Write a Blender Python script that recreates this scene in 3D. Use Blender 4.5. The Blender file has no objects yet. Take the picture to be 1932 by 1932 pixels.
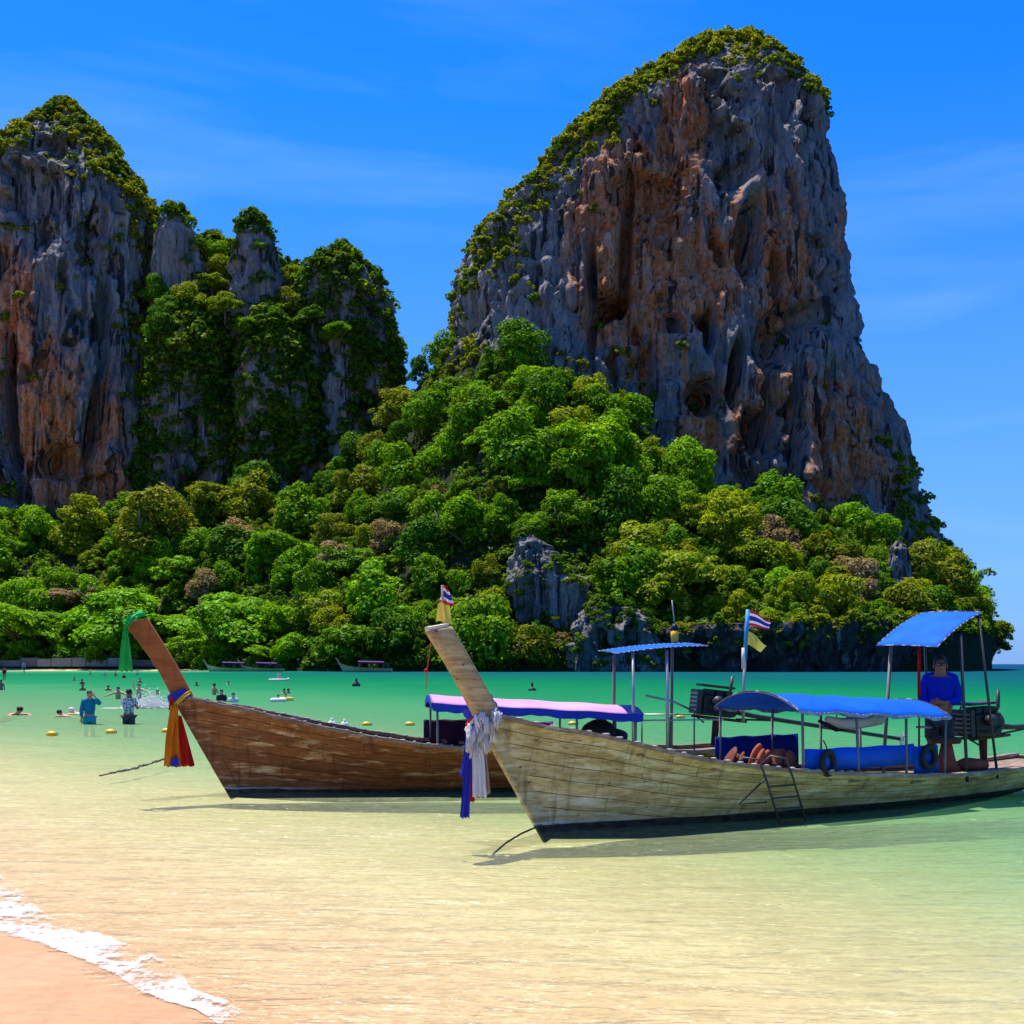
import bpy, bmesh, math, random
import numpy as np
from mathutils import Vector, Matrix

# ------------------------------------------------------------------ camera, world, sun, exposure
SC = bpy.context.scene
COL = SC.collection
HC = 1.8                      # eye height above the sea
FP = 2276.0                   # focal length in units where the picture is 1932 wide
cam = bpy.data.cameras.new('camera')
cam.sensor_width = 36.0
cam.lens = 36.0 * FP / 1932.0
cam.shift_y = 287.0 / 1932.0
cam.clip_start = 0.1
cam.clip_end = 60000
camo = bpy.data.objects.new('camera', cam)
COL.objects.link(camo)
camo.location = (0, 0, HC)
camo.rotation_euler = (math.radians(90), 0, 0)
SC.camera = camo

SUN_EL, SUN_AZ = 71.0, -40.0          # degrees; azimuth from +Y (view direction), negative = left
w = bpy.data.worlds.new('World'); SC.world = w; w.use_nodes = True
nt = w.node_tree; nt.nodes.clear()
sky = nt.nodes.new('ShaderNodeTexSky'); sky.sky_type = 'NISHITA'; sky.sun_disc = False
sky.sun_elevation = math.radians(SUN_EL); sky.sun_rotation = math.radians(SUN_AZ)
sky.altitude = 0; sky.air_density = 1.0; sky.dust_density = 0.2; sky.ozone_density = 4.0
hs = nt.nodes.new('ShaderNodeHueSaturation'); hs.inputs['Saturation'].default_value = 1.40; hs.inputs['Value'].default_value = 1.0
bg = nt.nodes.new('ShaderNodeBackground'); bg.inputs['Strength'].default_value = 0.095
wo = nt.nodes.new('ShaderNodeOutputWorld')
tcw = nt.nodes.new('ShaderNodeTexCoord')
mpw = nt.nodes.new('ShaderNodeMapping'); mpw.inputs['Rotation'].default_value = (0.0, -0.55, 0.0); mpw.inputs['Scale'].default_value = (1.1, 1.0, 7.0); mpw.inputs['Location'].default_value = (0.35, 0.2, 0.9)
nzw = nt.nodes.new('ShaderNodeTexNoise'); nzw.inputs['Scale'].default_value = 1.6; nzw.inputs['Detail'].default_value = 7; nzw.inputs['Roughness'].default_value = 0.55; nzw.inputs['Distortion'].default_value = 0.5
rpw = nt.nodes.new('ShaderNodeValToRGB'); rpw.color_ramp.elements[0].position = 0.53; rpw.color_ramp.elements[0].color = (0, 0, 0, 1); rpw.color_ramp.elements[1].position = 0.85; rpw.color_ramp.elements[1].color = (0.20, 0.20, 0.20, 1)
mxw = nt.nodes.new('ShaderNodeMix'); mxw.data_type = 'RGBA'
mxw.inputs[7].default_value = (4.0, 6.0, 10.0, 1)
nt.links.new(tcw.outputs['Generated'], mpw.inputs['Vector']); nt.links.new(mpw.outputs[0], nzw.inputs['Vector'])
nt.links.new(nzw.outputs[0], rpw.inputs[0]); nt.links.new(rpw.outputs[0], mxw.inputs[0])
tn = nt.nodes.new('ShaderNodeMix'); tn.data_type = 'RGBA'; tn.blend_type = 'MULTIPLY'; tn.inputs[0].default_value = 1.0; tn.inputs[7].default_value = (0.56, 0.97, 1.55, 1)
nt.links.new(sky.outputs[0], hs.inputs['Color']); nt.links.new(hs.outputs[0], tn.inputs[6]); sz = nt.nodes.new('ShaderNodeSeparateXYZ'); nt.links.new(tcw.outputs['Generated'], sz.inputs[0])
hz_ = nt.nodes.new('ShaderNodeValToRGB'); hz_.color_ramp.elements[0].position = 0.0; hz_.color_ramp.elements[0].color = (.8, .8, .8, 1); hz_.color_ramp.elements[1].position = 0.42; hz_.color_ramp.elements[1].color = (0, 0, 0, 1)
nt.links.new(sz.outputs[2], hz_.inputs[0])
hm = nt.nodes.new('ShaderNodeMix'); hm.data_type = 'RGBA'; hm.inputs[7].default_value = (1.05, 2.15, 5.6, 1)
nt.links.new(hz_.outputs[0], hm.inputs[0]); nt.links.new(tn.outputs[2], hm.inputs[6]); nt.links.new(hm.outputs[2], mxw.inputs[6])
nt.links.new(mxw.outputs[2], bg.inputs[0]); nt.links.new(bg.outputs[0], wo.inputs[0])

sl = bpy.data.lights.new('sun', 'SUN'); sl.energy = 5.0; sl.angle = math.radians(0.5); sl.color = (1.0, 0.95, 0.86)
so = bpy.data.objects.new('sun', sl); COL.objects.link(so)
_e, _a = math.radians(SUN_EL), math.radians(SUN_AZ)
TOSUN = Vector((math.sin(_a) * math.cos(_e), math.cos(_a) * math.cos(_e), math.sin(_e)))
so.rotation_euler = (-TOSUN).to_track_quat('-Z', 'Y').to_euler()
SC.view_settings.view_transform = 'Standard'; SC.view_settings.look = 'None'
SC.view_settings.gamma = 1; SC.view_settings.use_curve_mapping = False
SC.view_settings.exposure = 0.75
SC.cycles.max_bounces = 6; SC.cycles.transparent_max_bounces = 8; SC.cycles.diffuse_bounces = 3

R = random.Random(7)
NR = np.random.default_rng(11)
rad = math.radians

def P(px, py, D):
    """a point at distance D that the photograph shows at (px, py) of 1932"""
    return Vector(((px - 966) / FP * D, D, HC - (py - 1253) / FP * D))

# ------------------------------------------------------------------ helpers
def tag(o, label=None, cat=None, group=None, kind=None):
    if label: o['label'] = label
    if cat: o['category'] = cat
    if group: o['group'] = group
    if kind: o['kind'] = kind
    return o

def empty(name, loc=(0, 0, 0), rz=0.0, label=None, cat=None, group=None):
    o = bpy.data.objects.new(name, None); COL.objects.link(o)
    o.location = loc; o.rotation_euler = (0, 0, rz); o.empty_display_size = 0.2
    return tag(o, label, cat, group)

def mesh_obj(name, me, mat=None, parent=None, smooth=False):
    o = bpy.data.objects.new(name, me); COL.objects.link(o)
    if mat and not me.materials: me.materials.append(mat)
    if parent is not None: o.parent = parent
    if smooth:
        me.polygons.foreach_set('use_smooth', [True] * len(me.polygons))
    return o

def np_mesh(name, verts, faces):
    """verts (N,3), faces (M,k)"""
    me = bpy.data.meshes.new(name)
    verts = np.asarray(verts, dtype=np.float32); faces = np.asarray(faces, dtype=np.int32)
    m, k = faces.shape
    me.vertices.add(len(verts)); me.vertices.foreach_set('co', verts.ravel())
    me.loops.add(m * k); me.loops.foreach_set('vertex_index', faces.ravel())
    me.polygons.add(m); me.polygons.foreach_set('loop_start', np.arange(0, m * k, k, dtype=np.int32))
    me.update(calc_edges=True); me.validate()
    return me

def copy_tree(o, parent=None):
    c = o.copy(); COL.objects.link(c)
    if parent is not None: c.parent = parent
    for ch in list(o.children): copy_tree(ch, c)
    return c

# vectorised value noise -------------------------------------------------------
def _hash(ix, iy, iz, seed):
    h = (ix.astype(np.int64) * 374761393 + iy.astype(np.int64) * 668265263 + iz.astype(np.int64) * 2147483647 + seed * 1274126177) & 0xffffffff
    h = ((h ^ (h >> 13)) * 1274126177) & 0xffffffff
    h = (h ^ (h >> 16)) & 0xffff
    return h.astype(np.float64) / 32767.5 - 1.0

def vnoise(p, seed=0):
    f = np.floor(p); d = p - f; i = f.astype(np.int64)
    u = d * d * d * (d * (d * 6 - 15) + 10)
    r = 0
    for dx in (0, 1):
        wx = u[:, 0] if dx else 1 - u[:, 0]
        for dy in (0, 1):
            wy = u[:, 1] if dy else 1 - u[:, 1]
            for dz in (0, 1):
                wz = u[:, 2] if dz else 1 - u[:, 2]
                r = r + wx * wy * wz * _hash(i[:, 0] + dx, i[:, 1] + dy, i[:, 2] + dz, seed)
    return r

def fbm(p, oct=4, seed=0, ridged=False):
    a, s, r = 1.0, 0.0, 0
    p = np.array(p, dtype=np.float64)
    for k in range(oct):
        n = vnoise(p, seed + k * 17)
        if ridged: n = 1 - 2 * np.abs(n)
        r = r + a * n; s += a; a *= 0.5; p = p * 2.03 + 11.7
    return r / s

# ------------------------------------------------------------------ node material helpers
class NM:
    def __init__(s, name):
        s.m = bpy.data.materials.new(name); s.m.use_nodes = True
        s.t = s.m.node_tree; s.t.nodes.clear()
        s.out = s.t.nodes.new('ShaderNodeOutputMaterial')
    def n(s, typ, **kw):
        x = s.t.nodes.new('ShaderNode' + typ)
        for k, v in kw.items(): setattr(x, k, v)
        return x
    def L(s, a, b): s.t.links.new(a, b)
    def pos(s): return s.n('NewGeometry').outputs['Position']
    def objc(s): return s.n('TexCoord').outputs['Object']
    def mapping(s, vec, scale, rot=(0, 0, 0), loc=(0, 0, 0)):
        x = s.n('Mapping'); x.inputs['Scale'].default_value = scale; x.inputs['Rotation'].default_value = rot; x.inputs['Location'].default_value = loc
        s.L(vec, x.inputs['Vector']); return x.outputs[0]
    def noise(s, vec, scale=1, detail=4, rough=0.55, dist=0.0):
        x = s.n('TexNoise'); x.inputs['Scale'].default_value = scale; x.inputs['Detail'].default_value = detail
        x.inputs['Roughness'].default_value = rough; x.inputs['Distortion'].default_value = dist
        s.L(vec, x.inputs['Vector']); return x.outputs[0]
    def ramp(s, v, stops, interp='LINEAR'):
        x = s.n('ValToRGB'); cr = x.color_ramp; cr.interpolation = interp
        while len(cr.elements) < len(stops): cr.elements.new(0.5)
        for e, (p, c) in zip(cr.elements, stops):
            e.position = p; e.color = (c, c, c, 1) if isinstance(c, (int, float)) else (*c, 1)
        s.L(v, x.inputs[0]); return x.outputs[0]
    def mix(s, fac, a, b, blend='MIX'):
        x = s.n('Mix', data_type='RGBA', blend_type=blend)
        for sock, v in ((x.inputs[0], fac), (x.inputs[6], a), (x.inputs[7], b)):
            if isinstance(v, (int, float)): sock.default_value = v
            elif isinstance(v, tuple): sock.default_value = (*v, 1)
            else: s.L(v, sock)
        return x.outputs[2]
    def math(s, op, a, b=None, c=None, clamp=False):
        x = s.n('Math', operation=op, use_clamp=clamp)
        for k, v in enumerate((a, b, c)):
            if v is None: continue
            if isinstance(v, (int, float)): x.inputs[k].default_value = v
            else: s.L(v, x.inputs[k])
        return x.outputs[0]
    def bump(s, h, strength=0.3, dist=0.02):
        x = s.n('Bump'); x.inputs['Strength'].default_value = strength; x.inputs['Distance'].default_value = dist
        s.L(h, x.inputs['Height']); return x.outputs[0]
    def bsdf(s, color=None, rough=0.6, spec=0.3, metal=0.0, normal=None, **kw):
        x = s.n('BsdfPrincipled')
        if color is not None:
            if isinstance(color, tuple): x.inputs['Base Color'].default_value = (*color, 1)
            else: s.L(color, x.inputs['Base Color'])
        if isinstance(rough, (int, float)): x.inputs['Roughness'].default_value = rough
        else: s.L(rough, x.inputs['Roughness'])
        x.inputs['Specular IOR Level'].default_value = spec; x.inputs['Metallic'].default_value = metal
        if normal is not None: s.L(normal, x.inputs['Normal'])
        for k, v in kw.items(): x.inputs[k].default_value = v
        s.L(x.outputs[0], s.out.inputs[0]); return x
    def done(s, shader=None):
        if shader is not None: s.L(shader, s.out.inputs[0])
        return s.m

def plain(name, color, rough=0.6, spec=0.3, metal=0.0, var=0.25, scale=12.0, bump=0.0, translucent=0.0):
    """one base colour with a little grime and grain"""
    m = NM(name); v = m.objc()
    n1 = m.noise(v, scale, 5, 0.6); n2 = m.noise(v, scale * 0.23, 3)
    f = m.math('MULTIPLY', n1, n2)
    k = m.ramp(f, [(0.1, 1 - var), (0.42, 1.0 + var * 0.35)])
    c = m.mix(1.0, color, k, 'MULTIPLY')
    nb = m.bump(n1, bump, 0.01) if bump else None
    b = m.bsdf(c, rough, spec, metal, nb)
    if translucent:
        t = m.n('BsdfTranslucent'); m.L(c, t.inputs[0])
        mx = m.n('MixShader'); mx.inputs[0].default_value = translucent
        m.L(b.outputs[0], mx.inputs[1]); m.L(t.outputs[0], mx.inputs[2]); m.L(mx.outputs[0], m.out.inputs[0])
    return m.m

# ------------------------------------------------------------------ the near shore: direction, beach slope
S0 = np.array((-1.68, 6.26)); SN = np.array((0.736, 0.677)); SN = SN / np.linalg.norm(SN)   # a point on the waterline; seaward normal
def bed_z(x, y):
    s = (x - S0[0]) * SN[0] + (y - S0[1]) * SN[1]
    z = np.where(s < 0, -0.055 * s, -0.028 * s)
    z = np.where(s > 9, -0.252 - 0.035 * (s - 9), z)
    return np.clip(z, -6.0, 1.6)

# -------- materials of the setting
def mat_sand(name='sand_seabed'):
    m = NM(name); p = m.pos()
    n1 = m.noise(p, 0.35, 3); n2 = m.noise(m.mapping(p, (1, 3.2, 1), (0, 0, rad(-38))), 2.3, 4, 0.55, 0.6); n3 = m.noise(p, 60, 3, 0.7)
    c = m.mix(m.ramp(n1, [(0.35, 0.0), (0.7, 1.0)]), (0.46, 0.245, 0.112), (0.49, 0.27, 0.13))
    c = m.mix(m.ramp(n2, [(0.35, 0.0), (0.7, 0.35)]), c, (0.41, 0.22, 0.10))
    c = m.mix(m.ramp(n3, [(0.5, 0.0), (0.8, 0.35)]), c, (0.5, 0.3, 0.17))
    xyz = m.n('SeparateXYZ'); m.L(p, xyz.inputs[0])
    sd = m.math('ADD', m.math('ADD', m.math('MULTIPLY', xyz.outputs[0], float(SN[0])), m.math('MULTIPLY', xyz.outputs[1], float(SN[1]))), float(-(S0 @ SN)))
    sub = m.mix(m.ramp(n2, [(0.35, 0.0), (0.68, 1.0)]), (0.58, 0.46, 0.25), (0.47, 0.365, 0.185))
    c = m.mix(m.ramp(m.math('DIVIDE', sd, 6.0), [(0.0, 0.1), (0.10, 0.5), (0.5, 1.0)]), c, sub)
    n4 = m.noise(p, 9, 5, 0.6)
    c = m.mix(1.0, c, m.ramp(n4, [(0.3, 0.86), (0.65, 1.06)]), 'MULTIPLY')
    h = m.math('ADD', m.math('MULTIPLY', n2, 1.0), m.math('ADD', m.math('MULTIPLY', n3, 0.10), m.math('MULTIPLY', n4, 0.18)))
    m.bsdf(c, m.ramp(n1, [(0.3, 0.30), (0.7, 0.5)]), 0.3, 0, m.bump(h, 0.4, 0.05))
    return m.m

def mat_water():
    m = NM('sea_water'); p = m.pos()
    xyz = m.n('SeparateXYZ'); m.L(p, xyz.inputs[0]); X, Y = xyz.outputs[0], xyz.outputs[1]
    s = m.math('ADD', m.math('ADD', m.math('MULTIPLY', X, float(SN[0])), m.math('MULTIPLY', Y, float(SN[1]))), float(-(S0 @ SN)))
    s = m.math('ADD', s, m.math('MULTIPLY', m.math('MAXIMUM', m.math('SUBTRACT', X, 1.5), 0.0), 0.6))
    # shallows again along the far beach at the left
    s2 = m.math('MULTIPLY', m.math('ADD', m.math('SUBTRACT', 338.0, Y), m.math('MULTIPLY', m.math('MAXIMUM', m.math('ADD', X, 75.0), 0.0), 5.0)), 0.55)
    s = m.math('MINIMUM', s, m.math('MAXIMUM', s2, 3.0))
    pat = m.noise(m.mapping(p, (0.05, 0.02, 0.05)), 1.0, 4, 0.5, 0.4)
    s = m.math('MULTIPLY', s, m.math('ADD', 0.6, m.math('MULTIPLY', pat, 0.8)))
    t = m.math('LOGARITHM', m.math('ADD', m.math('MAXIMUM', s, 0.0), 1.0), 2.0)   # 0..9
    t = m.math('DIVIDE', t, 10.0)
    body = m.ramp(t, [(0.0, (0.50, 0.38, 0.19)), (0.20, (0.46, 0.41, 0.20)), (0.28, (0.36, 0.41, 0.19)), (0.35, (0.20, 0.34, 0.15)), (0.45, (0.070, 0.24, 0.10)), (0.54, (0.012, 0.175, 0.066)), (0.63, (0.002, 0.140, 0.054)), (0.72, (0.002, 0.085, 0.080)), (0.95, (0.003, 0.045, 0.10))])
    frac = m.ramp(t, [(0.0, 0.0), (0.2, 0.10), (0.30, 0.30), (0.40, 0.70), (0.50, 1.0)])
    # ripples: three sizes, long across the view
    r1 = m.noise(m.mapping(p, (1.1, 2.6, 1), (0, 0, rad(12))), 2.4, 3, 0.55, 0.8)
    r2 = m.noise(m.mapping(p, (0.7, 2.6, 1), (0, 0, rad(-6))), 1.1, 4, 0.6, 0.7)
    r3 = m.noise(m.mapping(p, (0.03, 0.09, 1)), 1.0, 4, 0.6)
    h = m.math('ADD', m.math('MULTIPLY', r1, 0.45), m.math('ADD', r2, m.math('MULTIPLY', r3, 3.0)))
    nb = m.bump(h, 0.85, 0.30)
    tr = m.n('BsdfTransparent'); m.L(m.ramp(t, [(0.0, (1, 1, 1)), (0.16, (0.98, 1.0, 0.96)), (0.27, (0.90, 0.99, 0.88)), (0.34, (0.66, 0.96, 0.76)), (0.45, (0.25, 0.85, 0.5))]), tr.inputs[0])
    df = m.n('BsdfDiffuse'); m.L(body, df.inputs[0]); m.L(nb, df.inputs['Normal'])
    m1 = m.n('MixShader'); m.L(frac, m1.inputs[0]); m.L(tr.outputs[0], m1.inputs[1]); m.L(df.outputs[0], m1.inputs[2])
    gl = m.n('BsdfGlossy'); gl.inputs['Roughness'].default_value = 0.24; m.L(nb, gl.inputs['Normal'])
    fr = m.n('Fresnel'); fr.inputs['IOR'].default_value = 1.30; m.L(nb, fr.inputs['Normal'])
    ff = m.math('MULTIPLY', fr.outputs[0], m.ramp(t, [(0.0, 0.5), (0.3, 0.36), (0.48, 0.14), (0.6, 0.06)]), clamp=True)
    m2 = m.n('MixShader'); m.L(ff, m2.inputs[0]); m.L(m1.outputs[0], m2.inputs[1]); m.L(gl.outputs[0], m2.inputs[2])
    return m.done(m2.outputs[0])

def mat_rock(name, warm=1.0, dark=1.0):
    m = NM(name); p = m.pos()
    at = m.n('Attribute', attribute_name='stain').outputs['Fac']
    v1 = m.mapping(p, (0.16, 0.16, 0.018)); v2 = m.mapping(p, (0.55, 0.55, 0.07)); v3 = m.mapping(p, (0.05, 0.05, 0.03))
    streak = m.noise(v1, 1.0, 6, 0.62, 0.6); fine = m.noise(v2, 1.0, 6, 0.68, 0.3); big = m.noise(v3, 1.0, 4, 0.5)
    grain = m.noise(p, 0.6, 8, 0.72)
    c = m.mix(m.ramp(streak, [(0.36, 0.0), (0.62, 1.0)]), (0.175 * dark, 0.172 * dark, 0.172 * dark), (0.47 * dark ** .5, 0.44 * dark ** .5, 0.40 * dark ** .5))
    c = m.mix(m.ramp(fine, [(0.54, 0.0), (0.68, 0.7)]), c, (0.66, 0.56, 0.46))
    wsum = m.math('ADD', m.math('ADD', m.math('MULTIPLY', at, 0.58), m.math('MULTIPLY', streak, 0.95)), m.math('MULTIPLY', big, 0.35))
    wf = m.ramp(wsum, [(0.82, 0.0), (0.95, 1.0)])
    wcol = m.mix(m.ramp(fine, [(0.44, 0.0), (0.66, 1.0)]), (0.78 * warm, 0.215 * warm, 0.05 * warm), (0.76, 0.52, 0.34))
    wcol = m.mix(m.ramp(grain, [(0.36, 0.55), (0.50, 0.0)]), wcol, (0.12, 0.075, 0.055))
    c = m.mix(wf, c, wcol)
    bl = m.ramp(m.noise(m.mapping(p, (0.30, 0.30, 0.03), loc=(9, 3, 1)), 1.0, 5, 0.6, 0.5), [(0.555, 0.0), (0.61, 1.0)])
    c = m.mix(m.math('MULTIPLY', bl, 0.9), c, (0.022, 0.024, 0.028))
    c = m.mix(m.ramp(grain, [(0.3, 0.6), (0.48, 0.0)]), c, (0.03, 0.032, 0.035))
    h = m.math('ADD', m.math('MULTIPLY', fine, 1.0), m.math('MULTIPLY', grain, 0.8))
    m.bsdf(c, 0.85, 0.15, 0, m.bump(h, 1.0, 4.0))
    return m.m

def mat_leaf(name, c1, c2, dark=0.45, trans=0.45, posvar=False):
    m = NM(name)
    g = m.n('NewGeometry'); oi = m.n('ObjectInfo')
    nz = m.ramp(m.noise(g.outputs['Position'], 0.09 if posvar else 0.16, 3), [(0.35, 0.0), (0.65, 1.0)])
    c = m.mix(nz if posvar else m.math('ADD', m.math('MULTIPLY', oi.outputs['Random'], 0.5), m.math('MULTIPLY', nz, 0.5)), c1, c2)
    k = m.ramp(g.outputs['Random Per Island'], [(0.0, dark), (0.75, 1.0), (1.0, 1.45)])
    c = m.mix(1.0, c, k, 'MULTIPLY')
    d = m.n('BsdfDiffuse'); m.L(c, d.inputs[0])
    t = m.n('BsdfTranslucent'); m.L(m.mix(1.0, c, (1.25, 1.15, 0.4), 'MULTIPLY'), t.inputs[0])
    gl = m.n('BsdfGlossy'); gl.inputs['Roughness'].default_value = 0.45; gl.inputs[0].default_value = (0.9, 0.95, 0.8, 1)
    a = m.n('MixShader'); a.inputs[0].default_value = trans; m.L(d.outputs[0], a.inputs[1]); m.L(t.outputs[0], a.inputs[2])
    b = m.n('MixShader'); b.inputs[0].default_value = 0.006; m.L(a.outputs[0], b.inputs[1]); m.L(gl.outputs[0], b.inputs[2])
    return m.done(b.outputs[0])

M_SAND = mat_sand()
M_WATER = mat_water()
M_ROCK = mat_rock('limestone')
M_CRAG = mat_rock('grey_limestone', 0.6, 0.9)
M_SHORE = mat_rock('shaded_shore_limestone', 0.15, 0.14)  # darkened limestone: backlit shade under the overhang is put into the colour
LEAF = {
    'bright green': mat_leaf('leaf_bright', (0.150, 0.380, 0.005), (0.240, 0.440, 0.007)),
    'mid green': mat_leaf('leaf_mid', (0.100, 0.270, 0.006), (0.180, 0.340, 0.007)),
    'dark green': mat_leaf('leaf_dark', (0.050, 0.165, 0.008), (0.100, 0.230, 0.008)),
    'yellow-green': mat_leaf('leaf_yellow', (0.215, 0.340, 0.007), (0.310, 0.350, 0.010)),
    'olive green': mat_leaf('leaf_olive', (0.180, 0.250, 0.009), (0.240, 0.250, 0.016)),
    'dry brown': mat_leaf('leaf_dry', (0.310, 0.240, 0.100), (0.340, 0.240, 0.130)),
}
M_SHRUB = mat_leaf('leaf_shrub', (0.045, 0.140, 0.007), (0.160, 0.260, 0.009), posvar=True)
M_SHRUBTOP = mat_leaf('leaf_ridge_shrub', (0.100, 0.190, 0.009), (0.300, 0.320, 0.014), posvar=True)
M_UNDER = mat_leaf('leaf_undergrowth', (0.050, 0.150, 0.007), (0.150, 0.240, 0.009), posvar=True)
M_BARK = plain('bark', (0.13, 0.095, 0.065), 0.9, 0.1, bump=0.5, scale=3)
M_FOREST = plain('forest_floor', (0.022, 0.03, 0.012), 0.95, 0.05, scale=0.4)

# ------------------------------------------------------------------ ground, sea
def grid_mesh(name, xs, ys, zf):
    gx, gy = np.meshgrid(xs, ys); z = zf(gx, gy)
    v = np.stack([gx, gy, z], -1).reshape(-1, 3)
    nx, ny = len(xs), len(ys)
    i = np.arange((ny - 1) * nx).reshape(ny - 1, nx)[:, :-1].ravel()
    return np_mesh(name, v, np.stack([i, i + 1, i + nx + 1, i + nx], 1))

def bed_noise(gx, gy):
    p = np.stack([gx.ravel() * 0.5, gy.ravel() * 0.9, np.zeros(gx.size)], 1)
    s_ = (gx - S0[0]) * SN[0] + (gy - S0[1]) * SN[1]
    return bed_z(gx, gy) + (0.025 * fbm(p, 3, 5)).reshape(gx.shape) * np.clip(np.abs(s_) / 2.5, 0.08, 1)
xs = np.concatenate([[-30000, -6000, -900, -250, -90, -45], np.linspace(-25, 30, 180), [50, 110, 300, 1000, 6000, 30000]])
ys = np.concatenate([[-300, -60, -20, -6], np.linspace(0, 45, 190), [70, 130, 260, 900, 6000, 40000]])
bed = mesh_obj('sand_beach', grid_mesh('sand_beach', xs, ys, bed_noise), M_SAND, smooth=True)
tag(bed, kind='structure')
# the sea: a fan of quads, real low ripples close by, flat far out
def sea_z(gx, gy):
    d = np.hypot(gx, gy)
    p = np.stack([gx.ravel() * 1.2 + gy.ravel() * 0.25, gy.ravel() * 2.8, np.zeros(gx.size)], 1)
    q = np.stack([gx.ravel() * 0.5, gy.ravel() * 1.1, np.zeros(gx.size) + 3], 1)
    n = (0.6 * fbm(p, 3, 21) + fbm(q, 2, 33)).reshape(gx.shape)
    return 0.016 * n * np.exp(-(d / 45) ** 2)
xs = np.concatenate([[-40000, -8000, -1200, -300, -120, -60, -35], np.linspace(-22, 26, 330), [40, 70, 150, 400, 1500, 9000, 40000]])
ys = np.concatenate([[-6, -2], np.linspace(2, 24, 260), np.linspace(24.3, 60, 90), [75, 100, 140, 200, 300, 500, 1500, 8000, 50000]])
sea = mesh_obj('sea', grid_mesh('sea', xs, ys, sea_z), M_WATER, smooth=True)
tag(sea, kind='structure')

# ------------------------------------------------------------------ cliffs: lofted rock bodies
def interp(tab, v):
    a = np.array(tab, float); return np.interp(v, a[:, 0], a[:, 1])

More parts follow.
